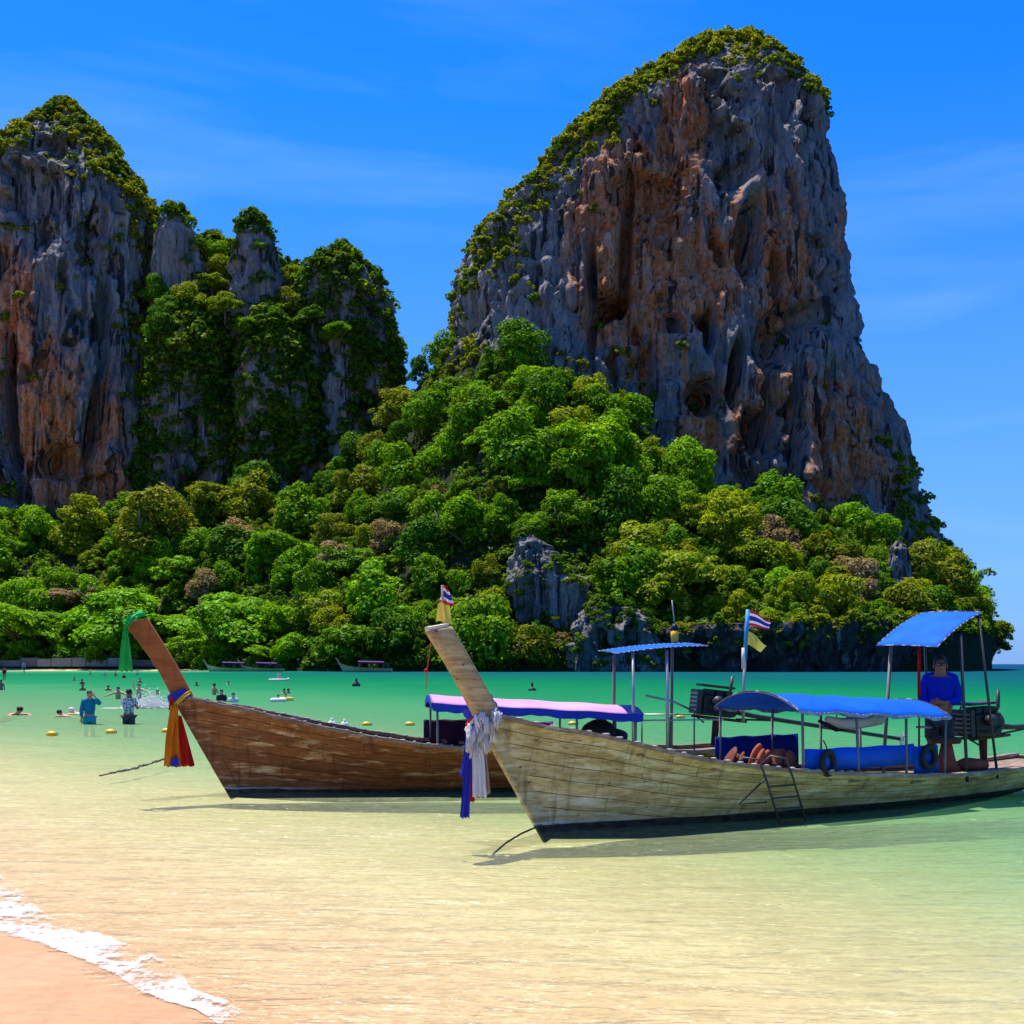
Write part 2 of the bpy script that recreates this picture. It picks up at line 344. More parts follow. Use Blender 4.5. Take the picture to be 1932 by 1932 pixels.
def loft_rock(name, left, right, D, hy, zbase, mat, nth=520, nz=400, p=3.0, amp=(6, 2.2, 0.8), lean=0.0, caves=(), stains=(), seed=0, front=0.78, freq=1.0):
    """left/right: (px, py) silhouettes from top to bottom; body centred at distance D with half depth hy"""
    la, ra_ = np.array(left, float), np.array(right, float)
    y0_, y1_ = min(la[0, 1], ra_[0, 1]), max(la[-1, 1], ra_[-1, 1])
    def tab(pts):
        w_ = []
        for a, b in pts:
            hw_ = (np.interp(b, ra_[:, 1], ra_[:, 0]) - np.interp(b, la[:, 1], la[:, 0])) / 2 * D / FP
            hl = min(hy, hw_ * 1.1) * (1 - 0.25 * (y1_ - b) / (y1_ - y0_))
            Dl = D + lean * max(0.0, HC - (b - 1253) / FP * D - zbase)
            q = P(a, b, Dl - (0.18 + 0.5 * math.exp(-(b - y0_) / 140)) * hl)
            w_.append((q.z, P(a, b, Dl - 0.2 * hl).x))
        return np.array(sorted(w_))
    tl, tr = tab(left), tab(right)
    ztop = max(tl[-1, 0], tr[-1, 0])
    zz = np.concatenate([np.linspace(zbase, ztop, nz - 8)[:-1], ztop - (ztop - zbase) / nz * np.array([0.8, 0.6, 0.45, 0.3, 0.2, 0.12, 0.06, 0.02, 0.0])])
    nz = len(zz)
    xl = np.interp(zz, tl[:, 0], tl[:, 1]); xr = np.interp(zz, tr[:, 0], tr[:, 1])
    xm = (tl[-1, 1] + tr[-1, 1]) / 2
    cx, hx = (xl + xr) / 2, np.maximum((xr - xl) / 2, 0.05)
    hyz = np.minimum(hy, hx * 1.1) * (1 - 0.25 * (zz - zbase) / (ztop - zbase))
    nf = int(nth * front)
    th = np.concatenate([np.linspace(-math.pi, 0, nf, endpoint=False), np.linspace(0, math.pi, nth - nf, endpoint=False)])
    ct, st = np.cos(th), np.sin(th)
    ex = np.sign(ct) * np.abs(ct) ** (2 / p); ey = np.sign(st) * np.abs(st) ** (2 / p)
    # even spacing along the front
    x = cx[:, None] + hx[:, None] * ex[None, :]
    y = D + hyz[:, None] * ey[None, :] + lean * (zz[:, None] - zbase)
    z = np.repeat(zz[:, None], nth, 1)
    q = np.stack([x.ravel(), y.ravel(), z.ravel()], 1)
    f = freq
    big = fbm(q * np.array([0.035, 0.035, 0.016]) * f, 4, seed + 1)
    mid = fbm(q * np.array([0.13, 0.13, 0.022]) * f, 5, seed + 2, True)
    led = fbm(q * np.array([0.05, 0.05, 0.11]) * f, 4, seed + 5)
    fin = fbm(q * np.array([0.5, 0.5, 0.22]) * f, 4, seed + 3)
    cut = fbm(q * np.array([0.24, 0.24, 0.028]) * f, 4, seed + 7, True)
    pit = np.clip(fbm(q * np.array([0.11, 0.11, 0.06]) * f, 4, seed + 8) - 0.12, 0, 1)
    disp = amp[0] * big + amp[1] * (mid - 0.2) + amp[1] * 0.5 * led + amp[2] * fin * 1.3 - amp[1] * 0.9 * np.clip(cut - 0.35, 0, 1) ** 1.2 * 2 - amp[1] * 2.6 * np.clip(pit * 5, 0, 1) ** 2
    top = np.clip((ztop - q[:, 2]) / (0.12 * (ztop - zbase)), 0.15, 1)
    nx = np.tile(ct, nz); ny = np.tile(st, nz)
    disp = disp * top
    proj = np.stack([q[:, 0] / q[:, 1] * FP + 966, 1253 - (q[:, 2] - HC) / q[:, 1] * FP], 1)
    isf = ny < -0.05
    for (a, b, ra, rb, dep, ang) in caves:
        c, s_ = math.cos(rad(ang)), math.sin(rad(ang))
        dx, dy = proj[:, 0] - a, proj[:, 1] - b
        u, v = (dx * c + dy * s_) / ra, (-dx * s_ + dy * c) / rb
        e = np.exp(-(u * u + v * v + 0.35 * big) ** 2) * isf
        disp = disp - 2.3 * dep * e
    stn = np.zeros(len(q))
    for (a, b, ra, rb, am) in stains:
        e = np.exp(-(((proj[:, 0] - a) / ra) ** 2 + ((proj[:, 1] - b) / rb) ** 2)); stn = np.maximum(stn, am * e)
    q[:, 0] += nx * disp; q[:, 1] += ny * disp
    q[:, 2] += 0.5 * led * amp[2] * top
    i = np.arange((nz - 1) * nth).reshape(nz - 1, nth); j = np.roll(i, -1, 1)
    faces = np.stack([i.ravel(), j.ravel(), (j + nth).ravel(), (i + nth).ravel()], 1)
    me = np_mesh(name, q, faces)
    at = me.attributes.new('stain', 'FLOAT', 'POINT'); at.data.foreach_set('value', stn.astype(np.float32))
    o = mesh_obj(name, me, mat, smooth=True); tag(o, kind='structure')
    nrm = np.zeros(len(q) * 3, np.float32); me.vertices.foreach_get('normal', nrm)
    proj = np.stack([q[:, 0] / q[:, 1] * FP + 966, 1253 - (q[:, 2] - HC) / q[:, 1] * FP], 1)
    return o, q, nrm.reshape(-1, 3), proj, ny

bigL = [(1412, 58), (1370, 64), (1330, 68), (1290, 90), (1240, 120), (1205, 146), (1150, 186), (1105, 226), (1055, 272), (1020, 312), (990, 356), (940, 412), (897, 456), (880, 488), (864, 540), (856, 600), (850, 650), (840, 700), (800, 800), (780, 1000), (780, 1150)]
bigR = [(1418, 58), (1440, 70), (1462, 94), (1495, 126), (1520, 155), (1546, 190), (1558, 235), (1571, 283), (1583, 333), (1595, 390), (1597, 450), (1600, 500), (1612, 550), (1620, 600), (1626, 650), (1640, 700), (1652, 745), (1674, 785), (1690, 830), (1706, 880), (1716, 930), (1740, 975), (1762, 1015), (1790, 1070), (1800, 1150)]
CL_BIG = loft_rock('cliff', bigL, bigR, 430, 46, 20, M_ROCK, 640, 460, 3.2, (7.5, 3.4, 1.0), seed=40, lean=0.20,
    caves=((1150, 575, 48, 22, 12, -38), (1425, 815, 26, 40, 13, 0), (1330, 745, 30, 34, 9, 0), (1500, 800, 16, 110, 13, 4), (1470, 640, 40, 60, 8, 20), (1420, 440, 24, 70, 8, 8), (1390, 320, 40, 26, 7, -20), (1180, 470, 12, 130, 7, 3), (1115, 560, 10, 110, 6, 0), (1545, 590, 34, 26, 6, 0), (1390, 700, 12, 60, 9, 6), (1455, 760, 12, 80, 10, -4), (1560, 830, 12, 60, 8, 6), (1475, 520, 14, 50, 9, 0), (1340, 620, 10, 40, 6, 0)),
    stains=((1200, 470, 120, 230, 1.0), (1290, 250, 60, 120, 0.95), (1340, 500, 120, 130, 0.8), (1140, 600, 60, 60, 0.9), (1500, 480, 120, 200, 0.55), (1600, 830, 120, 160, 0.7), (1420, 760, 160, 150, 0.5), (1320, 820, 60, 70, 0.8), (1130, 480, 30, 120, 0.6)))
leftL = [(105, 193), (85, 205), (58, 222), (28, 246), (0, 272), (-45, 310), (-120, 420), (-190, 600), (-240, 900), (-260, 1150)]
leftR = [(120, 193), (154, 202), (184, 235), (210, 262), (234, 312), (258, 352), (275, 388), (290, 450), (296, 520), (299, 600), (304, 700), (308, 800), (311, 900), (313, 1000), (320, 1150)]
CL_LEFT = loft_rock('cliff', leftL, leftR, 475, 40, 10, M_ROCK, 460, 360, 2.6, (7, 3.0, 1.0), seed=80, lean=0.16,
    caves=((185, 800, 20, 90, 8, 5), (120, 870, 40, 30, 6, 0), (15, 760, 14, 120, 12, 0), (200, 620, 20, 90, 6, 0)),
    stains=((90, 800, 70, 180, 1.0), (30, 620, 50, 160, 0.8), (170, 930, 90, 80, 1.0), (200, 780, 60, 120, 0.5)))
B1 = loft_rock('cliff', [(326, 402), (308, 410), (294, 440), (290, 500), (287, 560), (280, 700), (270, 900), (260, 1100)], [(334, 402), (354, 412), (370, 440), (380, 480), (388, 540), (400, 640), (410, 800), (420, 1100)], 486, 17, 10, M_ROCK, 240, 240, 2.6, (2.5, 1.6, 0.9), seed=120)
B2 = loft_rock('cliff', [(472, 418), (452, 426), (441, 450), (433, 500), (428, 560), (420, 640), (410, 760), (400, 1100)], [(482, 418), (502, 428), (514, 450), (524, 480), (534, 540), (545, 640), (560, 800), (570, 1100)], 482, 18, 10, M_ROCK, 260, 240, 2.8, (2.5, 1.6, 0.9), seed=150)
B3 = loft_rock('cliff', [(640, 476), (610, 484), (585, 500), (575, 540), (560, 600), (540, 700), (525, 900), (515, 1100)], [(650, 476), (690, 500), (712, 530), (735, 580), (748, 640), (760, 700), (766, 780), (775, 950), (790, 1100)], 482, 32, 10, M_ROCK, 320, 280, 2.6, (5, 2.4, 0.9), seed=180,
    stains=((600, 900, 30, 90, 0.6), (735, 760, 20, 60, 0.5)))
# the green ridge behind the pinnacles, and two humps in front of them
BR = loft_rock('cliff', [(396, 458), (350, 474), (306, 500), (286, 560), (268, 720), (255, 900), (245, 1100)], [(404, 458), (470, 478), (548, 496), (620, 520), (700, 580), (748, 660), (764, 760), (775, 900), (790, 1100)], 520, 24, 10, M_ROCK, 300, 200, 2.4, (5, 2.6, 1.0), seed=300)
BF1 = loft_rock('cliff', [(350, 572), (318, 600), (296, 650), (284, 720), (270, 900), (262, 1100)], [(360, 572), (392, 590), (416, 640), (430, 720), (446, 900), (455, 1100)], 470, 24, 10, M_ROCK, 240, 180, 2.2, (4, 2.2, 0.9), seed=320)
BF2 = loft_rock('cliff', [(505, 596), (470, 625), (448, 680), (440, 760), (436, 900), (430, 1100)], [(515, 596), (552, 618), (580, 680), (596, 760), (610, 900), (618, 1100)], 466, 24, 10, M_ROCK, 240, 180, 2.2, (4, 2.2, 0.9), seed=340)
CR1 = loft_rock('crag', [(985, 1006), (970, 1015), (960, 1050), (952, 1100), (955, 1150), (960, 1200), (960, 1262)], [(1000, 1006), (1025, 1020), (1050, 1042), (1075, 1075), (1112, 1108), (1105, 1130), (1100, 1170), (1110, 1262)], 301, 10, 0, M_CRAG, 220, 160, 2.4, (2.6, 2.2, 0.8), seed=220, freq=2.0)
CR2 = loft_rock('crag', [(1130, 1138), (1105, 1150), (1088, 1175), (1082, 1210), (1080, 1270)], [(1160, 1140), (1200, 1150), (1228, 1172), (1240, 1210), (1248, 1270)], 288, 9, -1, M_CRAG, 220, 130, 2.6, (2.0, 1.6, 0.7), seed=250, freq=2.2)
CR3 = loft_rock('crag', [(1690, 1020), (1680, 1035), (1676, 1060)], [(1700, 1020), (1712, 1035), (1716, 1060)], 330, 4, 20, M_CRAG, 80, 60, 2.4, (0.8, 0.9, 0.4), seed=270, freq=3)

# ------------------------------------------------------------------ forest hill
TOPY = [(-260, 900), (0, 955), (150, 985), (230, 985), (300, 930), (420, 935), (560, 945), (640, 900), (700, 850), (760, 770), (800, 712), (850, 668), (920, 668), (1000, 680), (1060, 710), (1150, 755), (1200, 800), (1270, 882), (1350, 925), (1430, 965), (1550, 985), (1650, 1015), (1720, 1045), (1780, 1072), (1815, 1110), (1845, 1165), (1870, 1200)]
DBACK = [(-260, 450), (0, 440), (300, 440), (640, 450), (760, 465), (800, 470), (860, 440), (930, 396), (1060, 386), (1400, 382), (1700, 388), (1800, 392), (1870, 392)]
DFRONT = [(-260, 345), (0, 345), (300, 342), (420, 330), (600, 300), (760, 288), (1000, 284), (1300, 284), (1600, 288), (1780, 300), (1850, 320), (1870, 330)]
ZFOOT = [(-260, 0.9), (380, 0.9), (500, 0.8), (1000, 0.6), (1180, 1.0), (1260, 8.0), (1700, 10.0), (1870, 10.0)]
def hill_pt(px, t):
    D0, D1 = interp(DFRONT, px), interp(DBACK, px)
    D = D0 + (D1 - D0) * t
    zt = HC - (interp(TOPY, px) - 1253) / FP * D1
    z0 = interp(ZFOOT, px)
    flat = np.clip((600 - np.asarray(px, float)) / 400, 0, 1)          # level ground behind the beach at the left
    tt = np.clip((t - 0.16 * flat) / (1 - 0.16 * flat), 0, 1)
    z = z0 + (zt - z0) * (0.75 * tt ** 1.05 + 0.25 * tt * (2 - tt))
    return (px - 966) / FP * D, D, z
hpx = np.linspace(-260, 1870, 240); ht = np.concatenate([[-0.01], np.linspace(0, 1, 70), [1.15, 1.4]])
gpx, gt = np.meshgrid(hpx, ht)
hx, hyv, hz = hill_pt(gpx, np.clip(gt, 0.0, 1.0))
ext = np.maximum(gt - 1, 0) * 120
hyv = hyv + ext; hz = hz - ext * 0.35
hyv = np.where(gt < 0, hyv - 1.0, hyv); hz = np.where(gt < 0, -2.0, hz)
v = np.stack([hx, hyv, hz], -1).reshape(-1, 3)
v[:, 2] += 1.2 * fbm(v * 0.06, 3, 300) * np.clip(gt.ravel() * 4, 0, 1)
nx_ = len(hpx); ii = np.arange((len(ht) - 1) * nx_).reshape(len(ht) - 1, nx_)[:, :-1].ravel()
# skirt down in front so that the hill is closed to the water
hill = mesh_obj('hill', np_mesh('hill', v, np.stack([ii, ii + 1, ii + nx_ + 1, ii + nx_], 1)), M_FOREST, smooth=True)
tag(hill, kind='structure')

# the sandy beach across the bay
fx = np.linspace(-280, 400, 60); ft = np.linspace(0, 1, 12)
gx_, gt_ = np.meshgrid(fx, ft); fd = interp(DFRONT, gx_) - 26 + 30 * gt_; fz = -0.7 + 1.45 * gt_ ** 0.9
fv = np.stack([(gx_ - 966) / FP * fd, fd, fz], -1).reshape(-1, 3)
ii = np.arange(11 * 60).reshape(11, 60)[:, :-1].ravel()
tag(mesh_obj('beach', np_mesh('beach', fv, np.stack([ii, ii + 1, ii + 61, ii + 60], 1)), M_SAND, smooth=True), kind='structure')

# rock wall along the water, undercut by the sea, from the crag to the tip of the headland
def shore_wall():
    path = [(1225, 1269, 300), (1260, 1268, 284), (1330, 1268, 279), (1450, 1268, 277), (1580, 1267, 280), (1680, 1266, 286), (1760, 1265, 298), (1815, 1262, 318), (1850, 1260, 345), (1868, 1258, 385), (1876, 1257, 430), (1850, 1257, 470), (1780, 1257, 490)]
    topy = [(1225, 1215), (1260, 1185), (1330, 1178), (1450, 1176), (1580, 1172), (1680, 1170), (1760, 1168), (1815, 1168), (1850, 1180), (1868, 1190), (1880, 1195)]
    pts = np.array([((a - 966) / FP * d, d, HC - (interp(topy, min(a, 1876)) - 1253) / FP * d) for a, _, d in path])
    seg = np.concatenate([[0], np.cumsum(np.hypot(*np.diff(pts[:, :2], axis=0).T))])
    n, nzv = 520, 44
    s_ = np.linspace(0, seg[-1], n)
    px_, py_, zt = (np.interp(s_, seg, pts[:, k]) for k in range(3))
    for _ in range(6):
        px_[1:-1] = (px_[:-2] + px_[1:-1] * 2 + px_[2:]) / 4; py_[1:-1] = (py_[:-2] + py_[1:-1] * 2 + py_[2:]) / 4
    tx, ty = np.gradient(px_), np.gradient(py_); l = np.hypot(tx, ty); nxo, nyo = ty / l, -tx / l       # outward (towards the sea)
    u = np.linspace(0, 1, nzv)
    prof = np.interp(u, [0, 0.10, 0.3, 0.6, 0.82, 0.95, 1.0], [-4.2, -4.0, -2.4, -0.2, 1.8, 1.2, -4.0])
    Z = -1.0 + (zt[None, :] + 1.0) * np.interp(u, [0, 0.95, 1.0], [0, 1, 1.03])[:, None]
    V = np.stack([px_[None, :] + nxo[None, :] * prof[:, None], py_[None, :] + nyo[None, :] * prof[:, None], Z], -1).reshape(-1, 3)
    d = 4.5 * fbm(V * np.array([0.06, 0.06, 0.05]), 4, 400) + 1.6 * fbm(V * np.array([0.35, 0.35, 0.06]), 4, 410, True) + 0.5 * fbm(V * 1.1, 3, 420)
    V[:, 0] += np.tile(nxo, nzv) * d; V[:, 1] += np.tile(nyo, nzv) * d
    i = np.arange((nzv - 1) * n).reshape(nzv - 1, n)[:, :-1].ravel()
    me = np_mesh('shore_cliff', V, np.stack([i, i + 1, i + n + 1, i + n], 1))
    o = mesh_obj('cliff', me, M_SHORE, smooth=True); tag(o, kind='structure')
    return V
SHORE = shore_wall()

# ------------------------------------------------------------------ foliage
def leaf_cloud(seed, Rr, Hh, nl, n, size, flat=0.75, low=-0.35, up=0.6, bot=0.0):
    """leaf sprays over lobes set on a dome: (N,4,3) corner points. Rr radius, Hh crown height"""
    g = np.random.default_rng(seed)
    th = g.uniform(0, 2 * math.pi, nl); h = g.uniform(bot, 1, nl)
    rr = np.sqrt(1 - (h * 0.92) ** 2) * Rr * g.uniform(0.30, 0.86, nl)
    lc = np.stack([np.cos(th) * rr, np.sin(th) * rr, h * Hh * 0.72 + g.normal(0, 0.09 * Hh, nl)], 1)
    lr = Rr * (0.16 + 0.34 * g.uniform(0, 1, nl) ** 1.4)
    wgt = lr ** 2; k = g.choice(nl, n, p=wgt / wgt.sum())
    d = g.normal(size=(n, 3)); d /= np.linalg.norm(d, axis=1)[:, None]
    d[:, 2] = np.where(d[:, 2] < low, -d[:, 2], d[:, 2])
    c = lc[k] + d * (lr[k] * (g.uniform(0.72, 1.10, n) + 0.35 * g.uniform(0, 1, n) ** 9))[:, None] * np.array([1, 1, flat])
    # drop sprays buried in other lobes
    dist = np.min(np.where(np.arange(nl)[None, :] == k[:, None], 9, np.linalg.norm((c[:, None] - lc[None]) / np.array([1, 1, flat]), axis=2) / lr[None]), 1)
    keep = dist > 0.72
    c, d = c[keep], d[keep]; n = len(c)
    nrm = d + g.normal(size=(n, 3)) * 0.40 + np.array([0, 0, up]); nrm /= np.linalg.norm(nrm, axis=1)[:, None]
    a = np.cross(nrm, g.normal(size=(n, 3))); a /= np.linalg.norm(a, axis=1)[:, None]
    b = np.cross(nrm, a)
    s = (size * g.uniform(0.55, 1.25, n))[:, None]
    q = np.stack([c - a * s, c - b * s * 0.62 - nrm * s * 0.18, c + a * s * g.uniform(0.8, 1.2, (n, 1)), c + b * s * 0.62 - nrm * s * 0.18], 1)
    return q

def cloud_mesh(name, q):
    n = len(q); return np_mesh(name, q.reshape(-1, 3), np.arange(n * 4).reshape(n, 4))

def tube_mesh(name, chains, seg=7):
    """chains: lists of (point, radius)"""
    V, Fc = [], []
    for ch in chains:
        base = len(V)
        for k, (p_, r_) in enumerate(ch):
            p_ = Vector(p_); nxt = Vector(ch[min(k + 1, len(ch) - 1)][0]); prv = Vector(ch[max(k - 1, 0)][0])
            d = (nxt - prv).normalized() if (nxt - prv).length > 1e-6 else Vector((0, 0, 1))
            a = d.orthogonal().normalized() if k == 0 else (a - d * a.dot(d)).normalized()
            b = d.cross(a)
            for j in range(seg):
                t = 2 * math.pi * j / seg; V.append(p_ + a * (math.cos(t) * r_) + b * (math.sin(t) * r_))
        n = len(ch)
        for k in range(n - 1):
            for j in range(seg):
                j2 = (j + 1) % seg
                Fc.append((base + k * seg + j, base + k * seg + j2, base + (k + 1) * seg + j2, base + (k + 1) * seg + j))
        Fc.append(tuple(base + j for j in range(seg))[::-1]); Fc.append(tuple(base + (n - 1) * seg + j for j in range(seg)))
    me = bpy.data.meshes.new(name); me.from_pydata([tuple(v_) for v_ in V], [], Fc); me.update()
    me.polygons.foreach_set('use_smooth', [True] * len(me.polygons))
    return me

def trunk_mesh(seed, h, r, spread):
    g = random.Random(seed); ch = []
    lx, ly = g.uniform(-.6, .6), g.uniform(-.6, .6)
    ch.append([((0, 0, -1.5), r * 1.5), ((0, 0, 0), r * 1.15), ((lx * .4, ly * .4, h * .35), r * .9), ((lx, ly, h * .7), r * .7), ((lx * 1.2, ly * 1.2, h * 1.25), r * .3)])
    for k in range(5):
        t = g.uniform(0, 6.28); z0 = h * g.uniform(.45, .8); l = spread * g.uniform(.5, .9)
        ch.append([((lx * z0 / h, ly * z0 / h, z0), r * .5), ((math.cos(t) * l * .5, math.sin(t) * l * .5, z0 + l * .45), r * .33), ((math.cos(t) * l, math.sin(t) * l, z0 + l * .8), r * .12)])
    return tube_mesh('trunk', ch)

# crown shapes are modelled at radius 1
CROWNS = {'round': [], 'flat': [], 'tall': []}
for k in range(8): CROWNS['round'].append(leaf_cloud(100 + k, 1.0, 1.25, 30, 6000, 0.070, 0.8, -0.7, 0.5, -0.45))
for k in range(3): CROWNS['flat'].append(leaf_cloud(120 + k, 1.0, 0.85, 34, 6500, 0.060, 0.42, -0.3, 0.8, -0.15))
for k in range(3): CROWNS['tall'].append(leaf_cloud(140 + k, 0.85, 1.9, 30, 6000, 0.070, 0.9, -0.7, 0.5, -0.4))
CROWN_ME = {}
for kind, lst in CROWNS.items():
    for k, q in enumerate(lst):
        me = cloud_mesh('crown_%s' % kind, q); me.materials.append(LEAF['mid green']); CROWN_ME[kind, k] = me
TRUNK_ME = [trunk_mesh(k, 1.0, 0.06, 0.9) for k in range(3)]
for me in TRUNK_ME: me.materials.append(M_BARK)
TREES = []
def tree(x, y, z, r, col, form='round', trunk=0.75, g=R):
    """r crown radius in metres; trunk = bare height as a share of r"""
    t = empty('tree', (x, y, z), g.uniform(0, 6.28))
    k = g.randrange(len(CROWNS[form]))
    c = mesh_obj('crown', CROWN_ME[form, k], None, t); c.material_slots[0].link = 'OBJECT'; c.material_slots[0].material = LEAF[col]
    s = g.uniform(0.88, 1.12)
    c.location = (0, 0, r * trunk); c.scale = (r * s, r / s, r * g.uniform(0.75, 1.2)); c.rotation_euler = (g.uniform(-.28, .28), g.uniform(-.28, .28), 0)
    tr = mesh_obj('trunk', TRUNK_ME[g.randrange(3)], None, t); tr.scale = (r, r, r * (trunk + 0.25))
    TREES.append((t, col, form, r)); return t

def pick_col(px, py, g):
    u = g.random()
    if px > 1170 and py > 1000: tab = (('yellow-green', .32), ('mid green', .22), ('olive green', .18), ('bright green', .16), ('dark green', .10), ('dry brown', .02))
    elif px < 560 and py > 1080: tab = (('bright green', .68), ('mid green', .32))
    elif px < 760 and py < 1000: tab = (('dark green', .35), ('mid green', .35), ('olive green', .25), ('bright green', .05))
    else: tab = (('bright green', .25), ('mid green', .38), ('dark green', .14), ('yellow-green', .10), ('olive green', .10), ('dry brown', .03))
    a = 0
    for n_, p_ in tab:
        a += p_
        if u < a: return n_
    return tab[0][0]

def blocked(px, py):
    if 930 < px < 1130 and 1010 < py < 1195: return True
    if 1070 < px < 1250 and 1140 < py < 1275: return True
    if 1672 < px < 1718 and 1020 < py < 1052: return True
    return False
g = random.Random(5)
rows = 13
for ri in range(rows):
    t = (ri + 0.15) / rows
    px = -30 + g.uniform(0, 30)
    while px < 1862:
        tj = min(0.985, max(0.01, t + g.uniform(-0.03, 0.03)))
        r_ = 0
        hx_, hd_, hz_ = (float(q) for q in hill_pt(px, tj))
        py = 1253 - (hz_ - HC) / hd_ * FP
        span = interp(DBACK, px) - interp(DFRONT, px); hgt = 1253 - interp(TOPY, px)
        dens = np.clip(hgt / 420, 0.45, 1.25)                # fewer rows where the slope is short
        r = 3.4 + 7.0 * g.random() ** 1.5
        if px > 1500: r *= 0.82
        if not blocked(px, py - r * 5) and g.random() < dens * (0.96 if ri else 1.0) and py > interp(TOPY, px) - 10:
            form = g.choices(['round', 'flat', 'tall'], [.72, .16, .12])[0]
            if px < 520 and py > 1180: form = g.choice(['flat', 'round', 'round']); r = min(r, 6.5)
            col = pick_col(px, py, g)
            tree(hx_, hd_, hz_ - 0.4, r, col, form, g.uniform(0.36, 0.55) if py < 1190 or px > 560 else g.uniform(0.6, 0.8), g)
        px += (r * 6.5 + g.uniform(14, 48)) * (0.85 if px > 1500 else 1.0)
# single trees that stand out
for (px, t, r, col, form) in ((432, 0.05, 14.5, 'bright green', 'flat'), (215, 0.06, 15.5, 'bright green', 'flat'), (35, 0.04, 12.5, 'bright green', 'flat'), (320, 0.10, 11.0, 'bright green', 'flat'), (110, 0.12, 11.0, 'mid green', 'flat'), (300, 0.55, 12.0, 'olive green', 'round'), (1085, 0.5, 10.5, 'bright green', 'round'), (705, 0.80, 6.0, 'olive green', 'round'), (672, 0.62, 8.0, 'olive green', 'round'), (790, 0.985, 5.0, 'dark green', 'tall'), (385, 0.32, 6.5, 'dry brown', 'round'), (120, 0.36, 7.0, 'dry brown', 'flat'), (190, 0.38, 6.0, 'dry brown', 'flat'), (735, 0.3, 6.0, 'dry brown', 'round'), (640, 0.34, 6.0, 'dry brown', 'round')):
    a, b, c = (float(q) for q in hill_pt(px, t)); tree(a, b, c, r, col, form, 0.8, g)

for (px, py, r, D) in ((292, 535, 5.0, 476), (318, 560, 5.5, 466), (356, 545, 6.5, 468), (384, 470, 5.0, 488), (402, 466, 5.5, 488), (418, 490, 6.0, 482), (400, 520, 6.0, 476), (425, 560, 6.0, 464), (548, 500, 5.5, 486), (545, 560, 6.0, 470), (562, 520, 5.0, 484), (590, 580, 6.5, 462), (300, 600, 6.0, 458), (520, 590, 6.0, 462), (640, 610, 7.0, 462), (690, 640, 7.0, 464), (728, 660, 6.0, 468), (470, 600, 7.0, 460), (350, 640, 6.5, 458)):
    q = P(px, py + r * 4.8, D); tree(q.x, q.y, q.z, r, g.choice(['mid green', 'dark green', 'olive green', 'yellow-green']), g.choice(['round', 'flat']), 0.3, g)
# labels that single the trees out
def tree_words():
    marks = [(-999, 'at the left edge'), (70, 'behind the low beach wall'), (190, "left of the brown boat's prow"), (300, "right of the brown boat's prow"), (430, 'above the boats on the far beach'), (560, 'below the domed middle cliff'), (700, 'below the gap between the cliffs'), (830, "above the pale boat's prow"), (940, 'around the grey crag'), (1110, 'right of the grey crag'), (1260, 'left of the flags'), (1410, 'right of the flags'), (1560, 'below the big cliff'), (1700, 'near the tip of the headland')]
    by = {}
    for (t, col, form, r) in TREES:
        x, y, z = t.location; px = x / y * FP + 966; py = 1253 - (z + r * 1.2 - HC) / y * FP
        mk = [m_ for a, m_ in marks if a <= px][-1]
        top, bot = interp(TOPY, px), 1265
        u = (bot - py) / (bot - top)
        band = 'on the pinnacle ridge' if y > 452 and py < 700 and px < 780 else 'by the water' if u < 0.30 else 'low on the slope' if u < 0.55 else 'halfway up the slope' if u < 0.80 else 'high under the cliffs'
        fm = {'round': 'bushy', 'flat': 'spreading', 'tall': 'tall'}[form]
        t['category'] = 'tree'; t['group'] = 'forest trees on the slope below the cliffs'
        by.setdefault('%s %s tree %s, %s' % (col, fm, band, mk), []).append((px, t))
    for lab, l in by.items():
        l.sort(key=lambda q: q[0])
        if len(l) == 1: l[0][1]['label'] = lab; continue
        words = {2: ['left', 'right'], 3: ['leftmost', 'middle', 'rightmost']}.get(len(l)) or (['leftmost', 'second', 'third', 'fourth', 'fifth', 'sixth', 'seventh', 'eighth'][:len(l) - 1] + ['rightmost'])
        for wd, (px, t) in zip(words, l): t['label'] = wd + ' ' + lab
tree_words()
print('trees', len(TREES))

# ---- shrubs and creepers that cover ledges, ridges and the ground under the trees: nobody could count them
SHRUBS = [leaf_cloud(200 + k, 1.0, 1.0, 7, 260, 0.17, 0.8, -0.6, 0.5) for k in range(6)]
def bake(name, pts, sizes, mat, seed, squash=(0.7, 1.1), sub=None):
    gg = np.random.default_rng(seed); out = []
    for p_, s_ in zip(pts, sizes):
        q = SHRUBS[gg.integers(len(SHRUBS))]; a = gg.uniform(0, 6.28); c, s = math.cos(a), math.sin(a)
        if sub: q = q[gg.permutation(len(q))[:sub]]; cc = q.mean(1, keepdims=True); q = cc + (q - cc) * 1.35
        m_ = np.array([[c, -s, 0], [s, c, 0], [0, 0, gg.uniform(*squash)]]) * s_
        out.append(q @ m_.T + p_)
    q = np.concatenate(out); o = mesh_obj(name, cloud_mesh(name, q), mat); return tag(o, kind='stuff')

def scatter(src, prob, n, seed, inset=0.3):
    o, q, nrm, proj, ny = src
    pr = prob(q, nrm, proj) * ((ny < 0.35) | (nrm[:, 2] > 0.3))
    pr = np.clip(pr, 0, None); gg = np.random.default_rng(seed)
    k = gg.choice(len(q), n, p=pr / pr.sum(), replace=False)
    return q[k] + nrm[k] * inset, k

